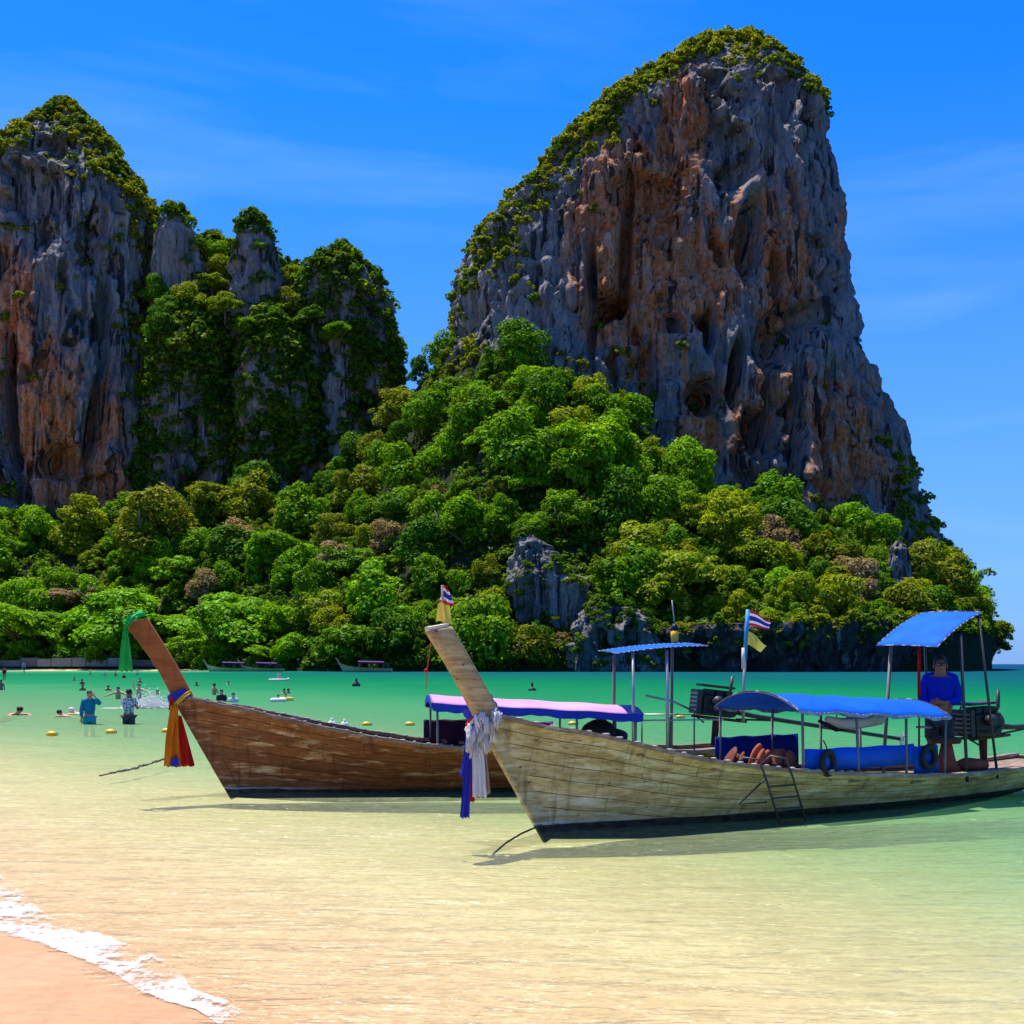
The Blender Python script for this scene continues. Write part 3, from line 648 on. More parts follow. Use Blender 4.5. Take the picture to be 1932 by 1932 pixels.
def pn(q, sc, seed, lo, hi):
    return np.clip((fbm(q * sc, 4, seed) - lo) / (hi - lo), 0, 1)
def pr_big(q, n, pj):
    x, y = pj[:, 0], pj[:, 1]
    edge = np.interp(x, [840, 900, 950, 1010, 1060, 1110, 1210, 1290, 1410, 1470, 1550, 1600, 1800], [640, 455, 400, 315, 265, 222, 145, 88, 57, 95, 185, 300, 1100])
    band = np.interp(x, [840, 960, 1060, 1150, 1300, 1420, 1560], [60, 95, 90, 80, 85, 80, 45])
    topc = np.clip(1.3 - (y - edge) / band, 0, 1) * np.clip(pn(q, 0.06, 600, -0.35, 0.0), 0.1, 1)
    up = np.clip((n[:, 2] - 0.35) * 3, 0, 1) * pn(q, 0.04, 610, -0.05, 0.25) * 0.25
    lft = np.exp(-((x - 945) / 40) ** 2 - ((y - 495) / 35) ** 2) * 1.0
    foot = np.clip(1 - (interp(TOPY, x) - y) / 60, 0, 1) * (y < interp(TOPY, x) + 40) * 0.5
    low = np.exp(-((x - 1210) / 80) ** 2 - ((y - 690) / 45) ** 2) * 0.5
    rt = (x > 1690) * (y > 860) * 0.6
    return topc + up + lft + foot + low + rt
def pr_left(q, n, pj):
    x, y = pj[:, 0], pj[:, 1]
    topc = np.clip(1.2 - (y - np.interp(x, [-50, 0, 100, 180, 260], [310, 265, 190, 230, 400])) / 90, 0, 1)
    right = np.clip((x - np.interp(y, [250, 400, 600, 800, 1000], [110, 150, 185, 250, 285])) / 35, 0, 1) * 1.2 * pn(q, 0.05, 620, -0.3, 0.0)
    up = np.clip((n[:, 2] - 0.15) * 3, 0, 1) * 0.35 * (y < 760)
    lf = (x < 25) * (y > 590) * 1.0
    return topc * pn(q, 0.06, 630, -0.5, -0.05) + right + up * pn(q, 0.05, 640, -0.1, 0.2) + lf
def pr_mid(bare, thick=True):
    def f(q, n, pj):
        x, y = pj[:, 0], pj[:, 1]
        p_ = 0.25 + 0.75 * pn(q, 0.07, 650, -0.25, 0.1)
        for (a, b, ra, rb) in bare: p_ = p_ * (1 - 0.97 * np.exp(-(((x - a) / ra) ** 2 + ((y - b) / rb) ** 2) ** 2))
        return p_ * (y > 380) * (y < 990) * (1 if thick else np.where(y < 565, np.clip(n[:, 2] * 1.1, 0.05, 1), 0.8))
    return f
g_ = np.random.default_rng(1)
pts, _ = scatter(CL_BIG, pr_big, 1900, 1); bake('cliff_shrubs', pts, g_.uniform(0.9, 3.6, len(pts)), M_SHRUBTOP, 1, sub=120)
pts, _ = scatter(CL_LEFT, pr_left, 2100, 2); bake('cliff_shrubs', pts, g_.uniform(0.9, 3.8, len(pts)), M_SHRUBTOP, 2, sub=120)
mid = []
for src, n_, bare in ((B1, 300, ()), (B2, 330, ()), (B3, 1250, ((592, 545, 12, 36), (660, 545, 16, 22), (735, 780, 10, 40))), (BR, 1100, ()), (BF1, 900, ((380, 820, 14, 50),)), (BF2, 1000, ((596, 900, 20, 60), (450, 690, 16, 40)))):
    pts, _ = scatter(src, pr_mid(bare, src not in (B1, B2)), n_, 3 + n_); mid.append(pts)
mid = np.concatenate(mid); bake('cliff_shrubs', mid, g_.uniform(1.4, 4.2, len(mid)) * g_.choice([.7, 1, 1.45], len(mid)), M_SHRUB, 4, sub=85)
for src, n_, s_ in ((CR1, 130, 5), (CR2, 150, 6)):
    pts, _ = scatter(src, lambda q, n, pj: (np.clip(n[:, 2], 0, 1) + 0.12) * pn(q, 0.1, 660, -0.1, 0.2) + 0.005, n_, s_); bake('crag_shrubs', pts, g_.uniform(0.8, 2.0, len(pts)), M_SHRUB, s_)
# bushes along the lip of the shore wall and hanging over it
n_ = 520; top = SHORE[-n_ * 6:-n_]; k = g_.choice(len(top), 700); dz = g_.uniform(0, 1, 700) ** 2.2; bake('creepers', top[k] + np.stack([0 * dz, 0.6 - 1.2 * dz, 0.6 - 7 * dz], 1), g_.uniform(0.9, 3.0, 700) * (1 - 0.5 * dz), M_SHRUBTOP, 9, sub=90)
fp_, fs_ = [], []
for (t_, col_, form_, r_) in TREES:
    if t_.location.y > 455: continue
    for k in range(7):
        a = g_.uniform(0, 6.28); h_ = g_.uniform(0.15, 1.25); rr_ = r_ * math.sqrt(max(0.05, 1 - (h_ - 0.4) ** 2)) * g_.uniform(0.75, 1.1)
        fp_.append((t_.location.x + math.cos(a) * rr_, t_.location.y + math.sin(a) * rr_, t_.location.z + h_ * r_)); fs_.append(g_.uniform(1.0, 2.6))
bake('creepers', np.array(fp_), fs_, M_UNDER, 12, squash=(0.6, 1.3), sub=75)
# undergrowth over the hill
upx, ut = g_.uniform(-60, 1868, 4600), g_.uniform(0, 1.0, 4600) ** 1.5 * 0.99 + 0.004
ux, uy, uz = hill_pt(upx, ut); bl = np.zeros(len(ux), bool)
up_ = np.stack([ux, uy, uz], 1)[~bl]
bake('undergrowth', up_, g_.uniform(1.6, 3.8, len(up_)), M_UNDER, 10, sub=60)

# ================================================================== things on the water
class MB:
    """collects simple solids and links them as one mesh object"""
    def __init__(s): s.v, s.f = [], []
    def add(s, vs, fs):
        b = len(s.v); s.v += [tuple(q) for q in vs]; s.f += [tuple(b + i for i in f_) for f_ in fs]; return s
    def box(s, c, d, rot=None, taper=1.0):
        c = Vector(c); hx_, hy_, hz_ = d[0] / 2, d[1] / 2, d[2] / 2; vs = []
        for z_, k in ((-1, 1), (1, taper)):
            for x_, y_ in ((-1, -1), (1, -1), (1, 1), (-1, 1)):
                q = Vector((x_ * hx_ * k, y_ * hy_ * k, z_ * hz_))
                vs.append(c + (rot @ q if rot else q))
        return s.add(vs, [(3, 2, 1, 0), (4, 5, 6, 7), (0, 1, 5, 4), (1, 2, 6, 5), (2, 3, 7, 6), (3, 0, 4, 7)])
    def tube(s, pts, r, seg=8, cap=True):
        pts = [Vector(q) for q in pts]; rs = r if isinstance(r, (list, tuple)) else [r] * len(pts)
        V, Fc, a = [], [], None
        for k, p_ in enumerate(pts):
            d = (pts[min(k + 1, len(pts) - 1)] - pts[max(k - 1, 0)]).normalized()
            a = d.orthogonal().normalized() if a is None else (a - d * a.dot(d)).normalized()
            b = d.cross(a)
            for j in range(seg):
                t = 2 * math.pi * j / seg; V.append(p_ + (a * math.cos(t) + b * math.sin(t)) * rs[k])
        n = len(pts)
        for k in range(n - 1):
            for j in range(seg):
                j2 = (j + 1) % seg; Fc.append((k * seg + j, k * seg + j2, (k + 1) * seg + j2, (k + 1) * seg + j))
        if cap: Fc += [tuple(range(seg))[::-1], tuple((n - 1) * seg + j for j in range(seg))]
        return s.add(V, Fc)
    def ball(s, c, r, sc=(1, 1, 1), nu=10, nv=7):
        c = Vector(c); V = [c + Vector((0, 0, -r * sc[2]))]
        for i in range(1, nv):
            t = math.pi * i / nv - math.pi / 2
            for j in range(nu):
                p_ = 2 * math.pi * j / nu; V.append(c + Vector((math.cos(t) * math.cos(p_) * r * sc[0], math.cos(t) * math.sin(p_) * r * sc[1], math.sin(t) * r * sc[2])))
        V.append(c + Vector((0, 0, r * sc[2]))); Fc = []
        for j in range(nu): Fc.append((0, 1 + (j + 1) % nu, 1 + j))
        for i in range(nv - 2):
            for j in range(nu): Fc.append((1 + i * nu + j, 1 + i * nu + (j + 1) % nu, 1 + (i + 1) * nu + (j + 1) % nu, 1 + (i + 1) * nu + j))
        for j in range(nu): Fc.append((len(V) - 1, 1 + (nv - 2) * nu + j, 1 + (nv - 2) * nu + (j + 1) % nu))
        return s.add(V, Fc)
    def ring(s, c, Rr, r, ax='y', nu=24, nv=8):
        V, Fc = [], []
        for i in range(nu):
            a = 2 * math.pi * i / nu
            for j in range(nv):
                b = 2 * math.pi * j / nv; q = (Rr + r * math.cos(b)); x_, z_, y_ = q * math.cos(a), q * math.sin(a), r * math.sin(b)
                V.append(Vector(c) + (Vector((x_, y_, z_)) if ax == 'y' else Vector((y_, x_, z_)) if ax == 'x' else Vector((x_, z_, y_))))
        for i in range(nu):
            for j in range(nv): Fc.append((i * nv + j, ((i + 1) % nu) * nv + j, ((i + 1) % nu) * nv + (j + 1) % nv, i * nv + (j + 1) % nv))
        return s.add(V, Fc)
    def sheet(s, grid, thick=0.0, off=None):
        """grid: rows of points; thick gives it a back"""
        n, m = len(grid), len(grid[0]); V = [Vector(q) for r_ in grid for q in r_]
        Fc = [(i * m + j, i * m + j + 1, (i + 1) * m + j + 1, (i + 1) * m + j) for i in range(n - 1) for j in range(m - 1)]
        if thick:
            off = Vector(off or (0, 0, -1)) * thick; N_ = n * m
            V += [q + off for q in V]
            Fc += [tuple(N_ + k for k in f_[::-1]) for f_ in Fc]
            rim = [j for j in range(m)] + [i * m + m - 1 for i in range(1, n)] + [(n - 1) * m + j for j in range(m - 2, -1, -1)] + [i * m for i in range(n - 2, 0, -1)]
            for k in range(len(rim)):
                a, b = rim[k], rim[(k + 1) % len(rim)]; Fc.append((b, a, N_ + a, N_ + b))
        return s.add(V, Fc)
    def build(s, name, mat, parent=None, smooth=False, bevel=0.0):
        me = bpy.data.meshes.new(name); me.from_pydata(s.v, [], s.f); me.update(); me.validate()
        o = mesh_obj(name, me, mat, parent, smooth)
        bm = bmesh.new(); bm.from_mesh(me); bmesh.ops.recalc_face_normals(bm, faces=bm.faces)
        if bevel: bmesh.ops.bevel(bm, geom=list(bm.edges), offset=bevel, segments=2, affect='EDGES', profile=0.6)
        bm.to_mesh(me); bm.free()
        if smooth: me.polygons.foreach_set('use_smooth', [True] * len(me.polygons))
        return o

# -------- materials of the things
def mat_wood(name, c1, c2, worn, worn_at, spots=0.5, dark_below=None, stripe=0.0, rough=0.75):
    # grain, worn patches, rot spots, run-off stains under the rail
    m = NM(name); v = m.objc(); oi = m.n('ObjectInfo').outputs['Random']
    sx = m.n('SeparateXYZ'); m.L(v, sx.inputs[0]); X, Y, Z = sx.outputs
    grain = m.noise(m.mapping(v, (1.6, 18, 26)), 1.6, 6, 0.65, 0.3); mid = m.noise(m.mapping(v, (0.9, 2.5, 4.5)), 1.7, 5, 0.6, 0.4); sp = m.noise(m.mapping(v, (5, 9, 13)), 1.6, 4, 0.65)
    c = m.mix(m.ramp(mid, [(0.3, 0.0), (0.68, 1.0)]), c1, c2)
    c = m.mix(m.math('MULTIPLY', m.ramp(grain, [(0.42, 0.0), (0.62, 1.0)]), 0.55), c, tuple(q * 0.5 for q in c1))
    wn = m.noise(m.mapping(v, (1.0, 4, 7), loc=(3.1, 0, 1)), 1.5, 6, 0.7, 0.2)
    c = m.mix(m.ramp(wn, [(worn_at, 0.0), (worn_at + 0.16, 0.9)]), c, worn)
    c = m.mix(m.math('MULTIPLY', m.ramp(sp, [(0.62, 0.0), (0.72, 1.0)]), spots), c, (0.025, 0.018, 0.012))
    run = m.noise(m.mapping(v, (9, 3, 0.8)), 1.3, 4, 0.6)
    c = m.mix(m.ramp(run, [(0.54, 0.0), (0.70, 0.55)]), c, tuple(q * 0.35 for q in c1))
    c = m.mix(1.0, c, m.ramp(oi, [(0, 0.80), (1, 1.15)]), 'MULTIPLY')
    if dark_below is not None:
        wob = m.math('ADD', Z, m.math('MULTIPLY', mid, 0.05))
        if stripe:
            st = m.math('MULTIPLY', m.ramp(wob, [(dark_below + 0.022, 0.0), (dark_below + 0.026, 1.0), (dark_below + 0.052, 1.0), (dark_below + 0.057, 0.0)]), m.ramp(m.math('DIVIDE', X, 8.0), [(0.0, stripe), (0.10, stripe * 0.6), (0.2, 0.0)]))
            c = m.mix(m.math('MULTIPLY', st, m.ramp(sp, [(0.3, 0.3), (0.55, 1.0)])), c, (0.45, 0.46, 0.44))
        c = m.mix(m.ramp(wob, [(dark_below + 0.02, 1.0), (dark_below + 0.03, 0.0)]), c, m.mix(m.ramp(sp, [(0.4, 0.0), (0.75, 1.0)]), (0.020, 0.020, 0.016), (0.085, 0.08, 0.06)))
    h = m.math('ADD', grain, m.math('MULTIPLY', sp, 0.6))
    m.bsdf(c, rough, 0.25, 0, m.bump(h, 0.5, 0.006))
    return m.m

W_PALE = mat_wood('weathered_plank', (0.40, 0.285, 0.10), (0.68, 0.54, 0.26), (0.78, 0.69, 0.46), 0.50, 0.9, 0.095, 0.9)
W_BROWN = mat_wood('varnished_plank', (0.17, 0.052, 0.014), (0.31, 0.110, 0.030), (0.66, 0.47, 0.23), 0.54, 0.5, 0.055, 1.0, 0.55)
W_POST_PALE = mat_wood('prow_timber', (0.34, 0.22, 0.10), (0.52, 0.37, 0.19), (0.60, 0.47, 0.29), 0.56, 0.9)
W_POST_BROWN = mat_wood('prow_varnish', (0.26, 0.075, 0.014), (0.36, 0.115, 0.022), (0.30, 0.12, 0.04), 0.72, 0.25, rough=0.45)
W_CUT = plain('cut_timber', (0.62, 0.55, 0.45), 0.8, 0.2, scale=20)
W_RAIL = mat_wood('rail_timber', (0.20, 0.13, 0.085), (0.34, 0.24, 0.17), (0.55, 0.45, 0.36), 0.52, 0.7)
W_PEG = plain('sunlit_timber', (0.66, 0.58, 0.48), 0.8, 0.2, scale=30)  # rib heads paler than the rail: their sunlit tops are put into the colour
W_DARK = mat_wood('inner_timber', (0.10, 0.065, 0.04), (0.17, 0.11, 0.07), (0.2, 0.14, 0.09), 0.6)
W_DECK = mat_wood('deck_timber', (0.22, 0.14, 0.09), (0.34, 0.24, 0.16), (0.45, 0.34, 0.25), 0.55)
M_BLUE = plain('blue_tarpaulin', (0.004, 0.130, 0.70), 0.7, 0.12, scale=3.2, var=0.34, bump=0.9, translucent=0.22)
M_BLUE2 = plain('blue_side_cloth', (0.0, 0.080, 0.56), 0.6, 0.2, scale=3.5, var=0.35, bump=0.9)
M_NAVY = plain('dark_blue_cloth', (0.0, 0.018, 0.20), 0.7, 0.2, scale=5)
M_FRINGE = plain('royal_blue_fringe', (0.01, 0.04, 0.42), 0.7, 0.2, scale=6)
def mat_pink():
    m = NM('pink_tarpaulin'); v = m.objc()
    n = m.noise(m.mapping(v, (0.8, 3, 1)), 1.4, 4, 0.6, 0.4); n2 = m.noise(v, 9, 4)
    c = m.mix(m.ramp(n, [(0.35, 0.0), (0.62, 1.0)]), (0.48, 0.29, 0.45), (0.50, 0.20, 0.38))
    c = m.mix(m.ramp(n2, [(0.55, 0.0), (0.75, 0.5)]), c, (0.52, 0.36, 0.50))
    m.bsdf(c, 0.75, 0.1); return m.m
M_PINK = mat_pink()
M_TARPEDGE = plain('tarpaulin_hem', (0.30, 0.36, 0.46), 0.8, 0.1, scale=30, var=0.6)
M_PURPLE = plain('purple_cloth', (0.10, 0.025, 0.24), 0.75, 0.2, scale=6)
M_PLUM = plain('dark_plum_cloth', (0.045, 0.014, 0.045), 0.8, 0.15, scale=6)
M_BLACK = plain('black_tarp', (0.012, 0.012, 0.014), 0.6, 0.3, scale=8)
M_TYRE = plain('tyre_rubber', (0.02, 0.02, 0.022), 0.75, 0.3, scale=20)
M_STEEL = plain('galvanised_steel', (0.42, 0.41, 0.40), 0.45, 0.5, 0.6, scale=20)
M_POST = plain('post_paint', (0.20, 0.17, 0.15), 0.6, 0.3, scale=15)
M_DARKSTEEL = plain('dark_steel', (0.06, 0.055, 0.055), 0.5, 0.4, 0.5, scale=20)
M_RUST = plain('rusty_iron', (0.16, 0.055, 0.03), 0.85, 0.2, 0.2, scale=14, var=0.4)
M_ENGINE = plain('greasy_engine', (0.028, 0.026, 0.026), 0.5, 0.4, 0.3, scale=18, var=0.4)
M_RED = plain('red_cloth', (0.55, 0.010, 0.006), 0.75, 0.2, scale=8, translucent=0.25)
M_ORANGE = plain('orange_cloth', (0.66, 0.20, 0.008), 0.75, 0.2, scale=8, translucent=0.25)
M_YELLOW = plain('yellow_cloth', (0.74, 0.48, 0.02), 0.75, 0.2, scale=8, translucent=0.2)
M_PALEYEL = plain('pale_yellow_cloth', (0.75, 0.60, 0.10), 0.75, 0.2, scale=8, translucent=0.3)
M_GREEN = plain('green_scarf', (0.02, 0.50, 0.10), 0.7, 0.2, scale=8, translucent=0.3)
M_COBALT = plain('cobalt_cloth', (0.025, 0.035, 0.42), 0.7, 0.2, scale=8, translucent=0.15)
M_WHITE = plain('white_cloth', (0.78, 0.74, 0.74), 0.8, 0.2, scale=8, var=0.12, translucent=0.2)
M_TAN = plain('tan_cloth', (0.50, 0.33, 0.22), 0.8, 0.2, scale=8, translucent=0.2)
M_TERRA = plain('rust_red_vest', (0.40, 0.095, 0.045), 0.8, 0.15, scale=9)
M_BUOY = plain('yellow_plastic', (0.80, 0.42, 0.006), 0.4, 0.4, scale=10, var=0.1)
M_ROPE = plain('wet_rope', (0.07, 0.06, 0.035), 0.8, 0.2, scale=40)
M_SKIN = plain('skin_tan', (0.55, 0.25, 0.14), 0.55, 0.3, scale=20, var=0.1)
M_SKIN2 = plain('skin_pale', (0.75, 0.42, 0.28), 0.55, 0.3, scale=20, var=0.1)
M_SKIN3 = plain('skin_brown', (0.30, 0.125, 0.068), 0.55, 0.3, scale=20, var=0.1)
M_HAIR = plain('black_hair', (0.012, 0.009, 0.008), 0.6, 0.35, scale=30)
M_BHAIR = plain('brown_hair', (0.05, 0.022, 0.010), 0.6, 0.35, scale=30)
M_SHIRTBLUE = plain('blue_shirt', (0.0, 0.018, 0.44), 0.8, 0.15, scale=8)
M_TEAL = plain('teal_shirt', (0.008, 0.17, 0.33), 0.8, 0.15, scale=8)
M_AQUA = plain('aqua_shorts', (0.015, 0.38, 0.42), 0.8, 0.15, scale=8)
M_GREY = plain('grey_shorts', (0.06, 0.06, 0.07), 0.8, 0.15, scale=8)
M_FOAM = plain('sea_foam', (0.85, 0.83, 0.82), 0.8, 0.2, scale=40, var=0.1, translucent=0.4)
def mat_print():
    m = NM('printed_shirt'); v = m.objc(); vo = m.n('TexVoronoi'); vo.inputs['Scale'].default_value = 16; m.L(v, vo.inputs['Vector'])
    m.bsdf(m.mix(m.ramp(vo.outputs['Distance'], [(0.35, 0.0), (0.5, 1.0)]), (0.05, 0.05, 0.10), (0.45, 0.45, 0.55)), 0.8, 0.15); return m.m
M_PRINT = mat_print()
def mat_lacing():
    """black and white cord wound along a tarpaulin edge"""
    m = NM('cord_lacing'); v = m.objc(); wv = m.n('TexWave'); wv.inputs['Scale'].default_value = 4.1; wv.inputs['Distortion'].default_value = 9.0; wv.inputs['Detail'].default_value = 2
    m.L(v, wv.inputs['Vector']); m.bsdf(m.ramp(wv.outputs[0], [(0.5, 0.04), (0.9, 0.38)]), 0.8, 0.2); return m.m
M_LACE = mat_lacing()
def mat_flag():
    """five bands: red, white, double blue, white, red along the flag's own height"""
    m = NM('five_band_flag'); uv = m.n('UVMap').outputs[0]; sx = m.n('SeparateXYZ'); m.L(uv, sx.inputs[0])
    c = m.ramp(sx.outputs[1], [(0.0, (0.62, 0.012, 0.03)), (1 / 6, (0.80, 0.78, 0.78)), (2 / 6, (0.03, 0.03, 0.30)), (4 / 6, (0.80, 0.78, 0.78)), (5 / 6, (0.62, 0.012, 0.03))], 'CONSTANT')
    b = m.bsdf(c, 0.75, 0.2); t = m.n('BsdfTranslucent'); m.L(c, t.inputs[0]); x = m.n('MixShader'); x.inputs[0].default_value = 0.35
    m.L(b.outputs[0], x.inputs[1]); m.L(t.outputs[0], x.inputs[2]); return m.done(x.outputs[0])
M_FLAG = mat_flag()

# ------------------------------------------------------------------ longtail boats
class Hull:
    def __init__(s, zs, bs, zk, rake=0.79):
        s.zs, s.bs, s.zk, s.rake = zs, bs, zk, rake; s.a0, s.a1 = zs[0][0], zs[-1][0]
    def Z(s, a): return float(interp(s.zs, a))
    def B(s, a): return float(interp(s.bs, a))
    def pt(s, a, t, side, off=0.0):
        zs, zk = s.Z(a), float(interp(s.zk, a)); k = 0.55 * min(1, max(0, (a - s.a0) / 3.2))
        t_ = max(t, 0.0); b = s.B(a) * ((1 - k) * t_ + k * math.sqrt(t_)) + off
        u = max(0.0, 1 - (a - s.a0) / 3.0)
        return Vector((a + (1 - t) * s.rake * u ** 1.4, side * max(b, 0.012), zk + (zs - zk) * t))

def strip_mesh(mb, h, a0, a1, t0, t1, side, off, th, n, sub=2):
    rows = []
    for i in range(n + 1):
        a = a0 + (a1 - a0) * i / n
        out = [h.pt(a, t0 + (t1 - t0) * j / sub, side, off) for j in range(sub + 1)]
        inn = [h.pt(a, t0 + (t1 - t0) * j / sub, side, off - th) for j in range(sub, -1, -1)]
        rows.append(out + inn)
    m = len(rows[0]); V = [q for r_ in rows for q in r_]
    Fc = [(i * m + j, i * m + (j + 1) % m, (i + 1) * m + (j + 1) % m, (i + 1) * m + j) for i in range(n) for j in range(m)]
    Fc += [tuple(range(m))[::-1], tuple(n * m + j for j in range(m))]
    mb.add(V, Fc)

def longtail(loc, rz, h, plank, post, rail, label, prow, seed, detail=True, cutmat=None, scale=1.0, group=None):
    g = random.Random(seed)
    bt = empty('longtail_boat', loc, rz, label, 'boat', group); bt.scale = (scale,) * 3
    # inner skin, a little inside the planks, open on top
    mb = MB(); n = 40
    for side in (-1, 1):
        grid = [[h.pt(h.a0 + 0.02 + (h.a1 - h.a0 - 0.04) * i / n, 0.0 + 0.985 * j / 8, side, -0.030 if detail else 0.0) for j in range(9)] for i in range(n + 1)]
        mb.sheet(grid)
    tr = [[h.pt(h.a1 - 0.02, 0.985 * j / 8, -1, -0.03) for j in range(9)], [h.pt(h.a1 - 0.02, 0.985 * j / 8, 1, -0.03) for j in range(9)]]
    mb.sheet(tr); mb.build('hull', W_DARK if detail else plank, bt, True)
    if detail:
        te = [0.0, 0.13, 0.27, 0.40, 0.53, 0.66, 0.78, 0.89, 1.0]
        for side in (-1, 1):
            for k in range(8):
                cuts = [h.a0 + 0.03, h.a0 + g.uniform(2.0, 3.6), h.a0 + g.uniform(4.8, 6.4), h.a1]
                for c in range(3):
                    mb = MB(); strip_mesh(mb, h, cuts[c] + 0.004, cuts[c + 1] - 0.004, te[k] + 0.003, te[k + 1] - 0.003, side, g.uniform(-0.003, 0.003), 0.028, 24, 2)
                    mb.build('hull_plank', plank, bt)
        for k in range(8):     # boards of the stern
            mb = MB(); a = h.a1
            p0, p1, p2, p3 = h.pt(a, te[k] + 0.01, -1, -0.01), h.pt(a, te[k] + 0.01, 1, -0.01), h.pt(a, te[k + 1] - 0.01, 1, -0.01), h.pt(a, te[k + 1] - 0.01, -1, -0.01)
            e = Vector((0.03, 0, 0)); mb.add([p0, p1, p2, p3, p0 + e, p1 + e, p2 + e, p3 + e], [(3, 2, 1, 0), (4, 5, 6, 7), (0, 1, 5, 4), (1, 2, 6, 5), (2, 3, 7, 6), (3, 0, 4, 7)])
            mb.build('stern_board', plank, bt)
    # cap rails
    for side in (-1, 1):
        mb = MB(); rows = []
        nn = 46 if detail else 24
        for i in range(nn + 1):
            a = h.a0 + 0.08 + (h.a1 - h.a0 - 0.06) * i / nn; q = h.pt(a, 1.0, side); wv = 0.006 * math.sin(i * 1.7) if detail else 0
            y0 = q.y + side * 0.030; y1 = q.y - side * 0.062
            rows.append([(q.x, y0, q.z - 0.028), (q.x, y0, q.z + 0.018 + wv), (q.x, y1, q.z + 0.018 + wv), (q.x, y1, q.z - 0.028)])
        V = [q for r_ in rows for q in r_]
        Fc = [(i * 4 + j, i * 4 + (j + 1) % 4, (i + 1) * 4 + (j + 1) % 4, (i + 1) * 4 + j) for i in range(nn) for j in range(4)] + [(3, 2, 1, 0), tuple(nn * 4 + j for j in range(4))]
        mb.add(V, Fc).build('gunwale', rail, bt)
        if detail:
            a = h.a0 + 0.35
            while a < h.a0 + 4.6:
                q = h.pt(a, 1.0, side); mb = MB(); mb.box((q.x, q.y - side * 0.012, q.z + 0.024), (g.uniform(.03, .07), .045, .014)); mb.build('rib_head', W_PEG, bt)
                a += g.uniform(0.15, 0.21)
    # stem and prow post
    def board(path, wd, th, name, mat, bev=.012):
        V, Fc = [], []
        for k, ((x, z), w_, t_) in enumerate(zip(path, wd, th)):
            x0, z0 = path[max(k - 1, 0)]; x1, z1 = path[min(k + 1, len(path) - 1)]
            d = Vector((x1 - x0, 0, z1 - z0)).normalized(); nn = Vector((d.z, 0, -d.x))
            if k == len(path) - 1: nn = (nn + d * -0.45).normalized() * 1.12
            c = Vector((x, 0, z)); f_ = t_ / 2
            V += [c - nn * w_ / 2 + Vector((0, -f_ * .8, 0)), c + nn * w_ / 2 + Vector((0, -f_, 0)), c + nn * w_ / 2 + Vector((0, f_, 0)), c - nn * w_ / 2 + Vector((0, f_ * .8, 0))]
        n_ = len(path)
        Fc = [(k * 4 + j, k * 4 + (j + 1) % 4, (k + 1) * 4 + (j + 1) % 4, (k + 1) * 4 + j) for k in range(n_ - 1) for j in range(4)] + [(3, 2, 1, 0), tuple((n_ - 1) * 4 + j for j in range(4))]
        mb = MB(); mb.add(V, Fc); return mb.build(name, mat, bt, bev > .02, bev if detail else 0)
    zt = h.Z(h.a0); zk = float(interp(h.zk, h.a0)); xk = h.a0 + h.rake
    sp = [(xk + (h.a0 - xk) * t + 0.03, zk + (zt - zk) * t) for t in (0, .25, .5, .75, 1)]
    board(sp, [.16, .19, .21, .23, .25], [.075, .085, .10, .12, .14], 'stem', plank)
    (bx, bz), (tx, tz) = (h.a0 + 0.06, zt - 0.05), prow
    pp = [(bx + (tx - bx) * t + (0.012 if cutmat else 0.04) * math.sin(t * math.pi), bz + (tz - bz) * t) for t in (0, .2, .4, .6, .8, 1)]
    po = board(pp, [.26, .25, .245, .245, .25, .26] if cutmat else [.26, .255, .25, .255, .27, .29], [.19, .185, .18, .18, .18, .18] if cutmat else [.15, .145, .14, .14, .145, .15], 'prow_post', post, .055 if cutmat else .012)
    if cutmat:
        d = Vector((pp[-1][0] - pp[-2][0], 0, pp[-1][1] - pp[-2][1])).normalized(); nn = (Vector((d.z, 0, -d.x)) - d * 0.45).normalized()
        c = Vector((pp[-1][0], 0, pp[-1][1])) + d * 0.016; mb = MB()
        rot = Matrix((nn, Vector((0, 1, 0)), nn.cross(Vector((0, 1, 0))))).transposed()
        mb.box(c - d * 0.008, (.215, .12, .03), rot); mb.build('cut_end', cutmat, po)
    # floor boards and thwarts
    if detail:
        for k in range(5):
            mb = MB(); y = -0.34 + 0.17 * k; n_ = 14; rows = []
            for i in range(n_ + 1):
                a = 0.9 + (h.a1 - 1.1) * i / n_; z = float(interp(h.zk, a)) + 0.36; lim = max(0.02, h.pt(a, 0.36 / (h.Z(a) - float(interp(h.zk, a))), 1).y - 0.07)
                rows.append([(a, max(-lim, min(lim, y - 0.08)), z), (a, max(-lim, min(lim, y + 0.08)), z)])
            mb.sheet(rows, 0.02).build('floor_board', W_DECK, bt)
        for a in (1.0, 1.9, 2.6, 3.9, 5.0, 6.2):
            mb = MB(); b = h.B(a) - 0.03; mb.box((a, 0, h.Z(a) - 0.09), (0.16, 2 * b * 0.97, 0.03)); mb.build('thwart', W_DECK, bt, False, 0.006)
        mb = MB(); rows = [[(a, -h.B(a) + 0.05, h.Z(a) - 0.045), (a, h.B(a) - 0.05, h.Z(a) - 0.045)] for a in np.linspace(h.a1 - 1.5, h.a1 - 0.05, 6)]
        mb.sheet(rows, 0.03).build('stern_deck', W_DECK, bt)
        mb = MB(); rows = [[(a, -max(h.B(a) - 0.05, .01), h.Z(a) - 0.06), (a, max(h.B(a) - 0.05, .01), h.Z(a) - 0.06)] for a in np.linspace(h.a0 + 0.25, 0.55, 6)]
        mb.sheet(rows, 0.03).build('bow_deck', W_DECK, bt)
    return bt

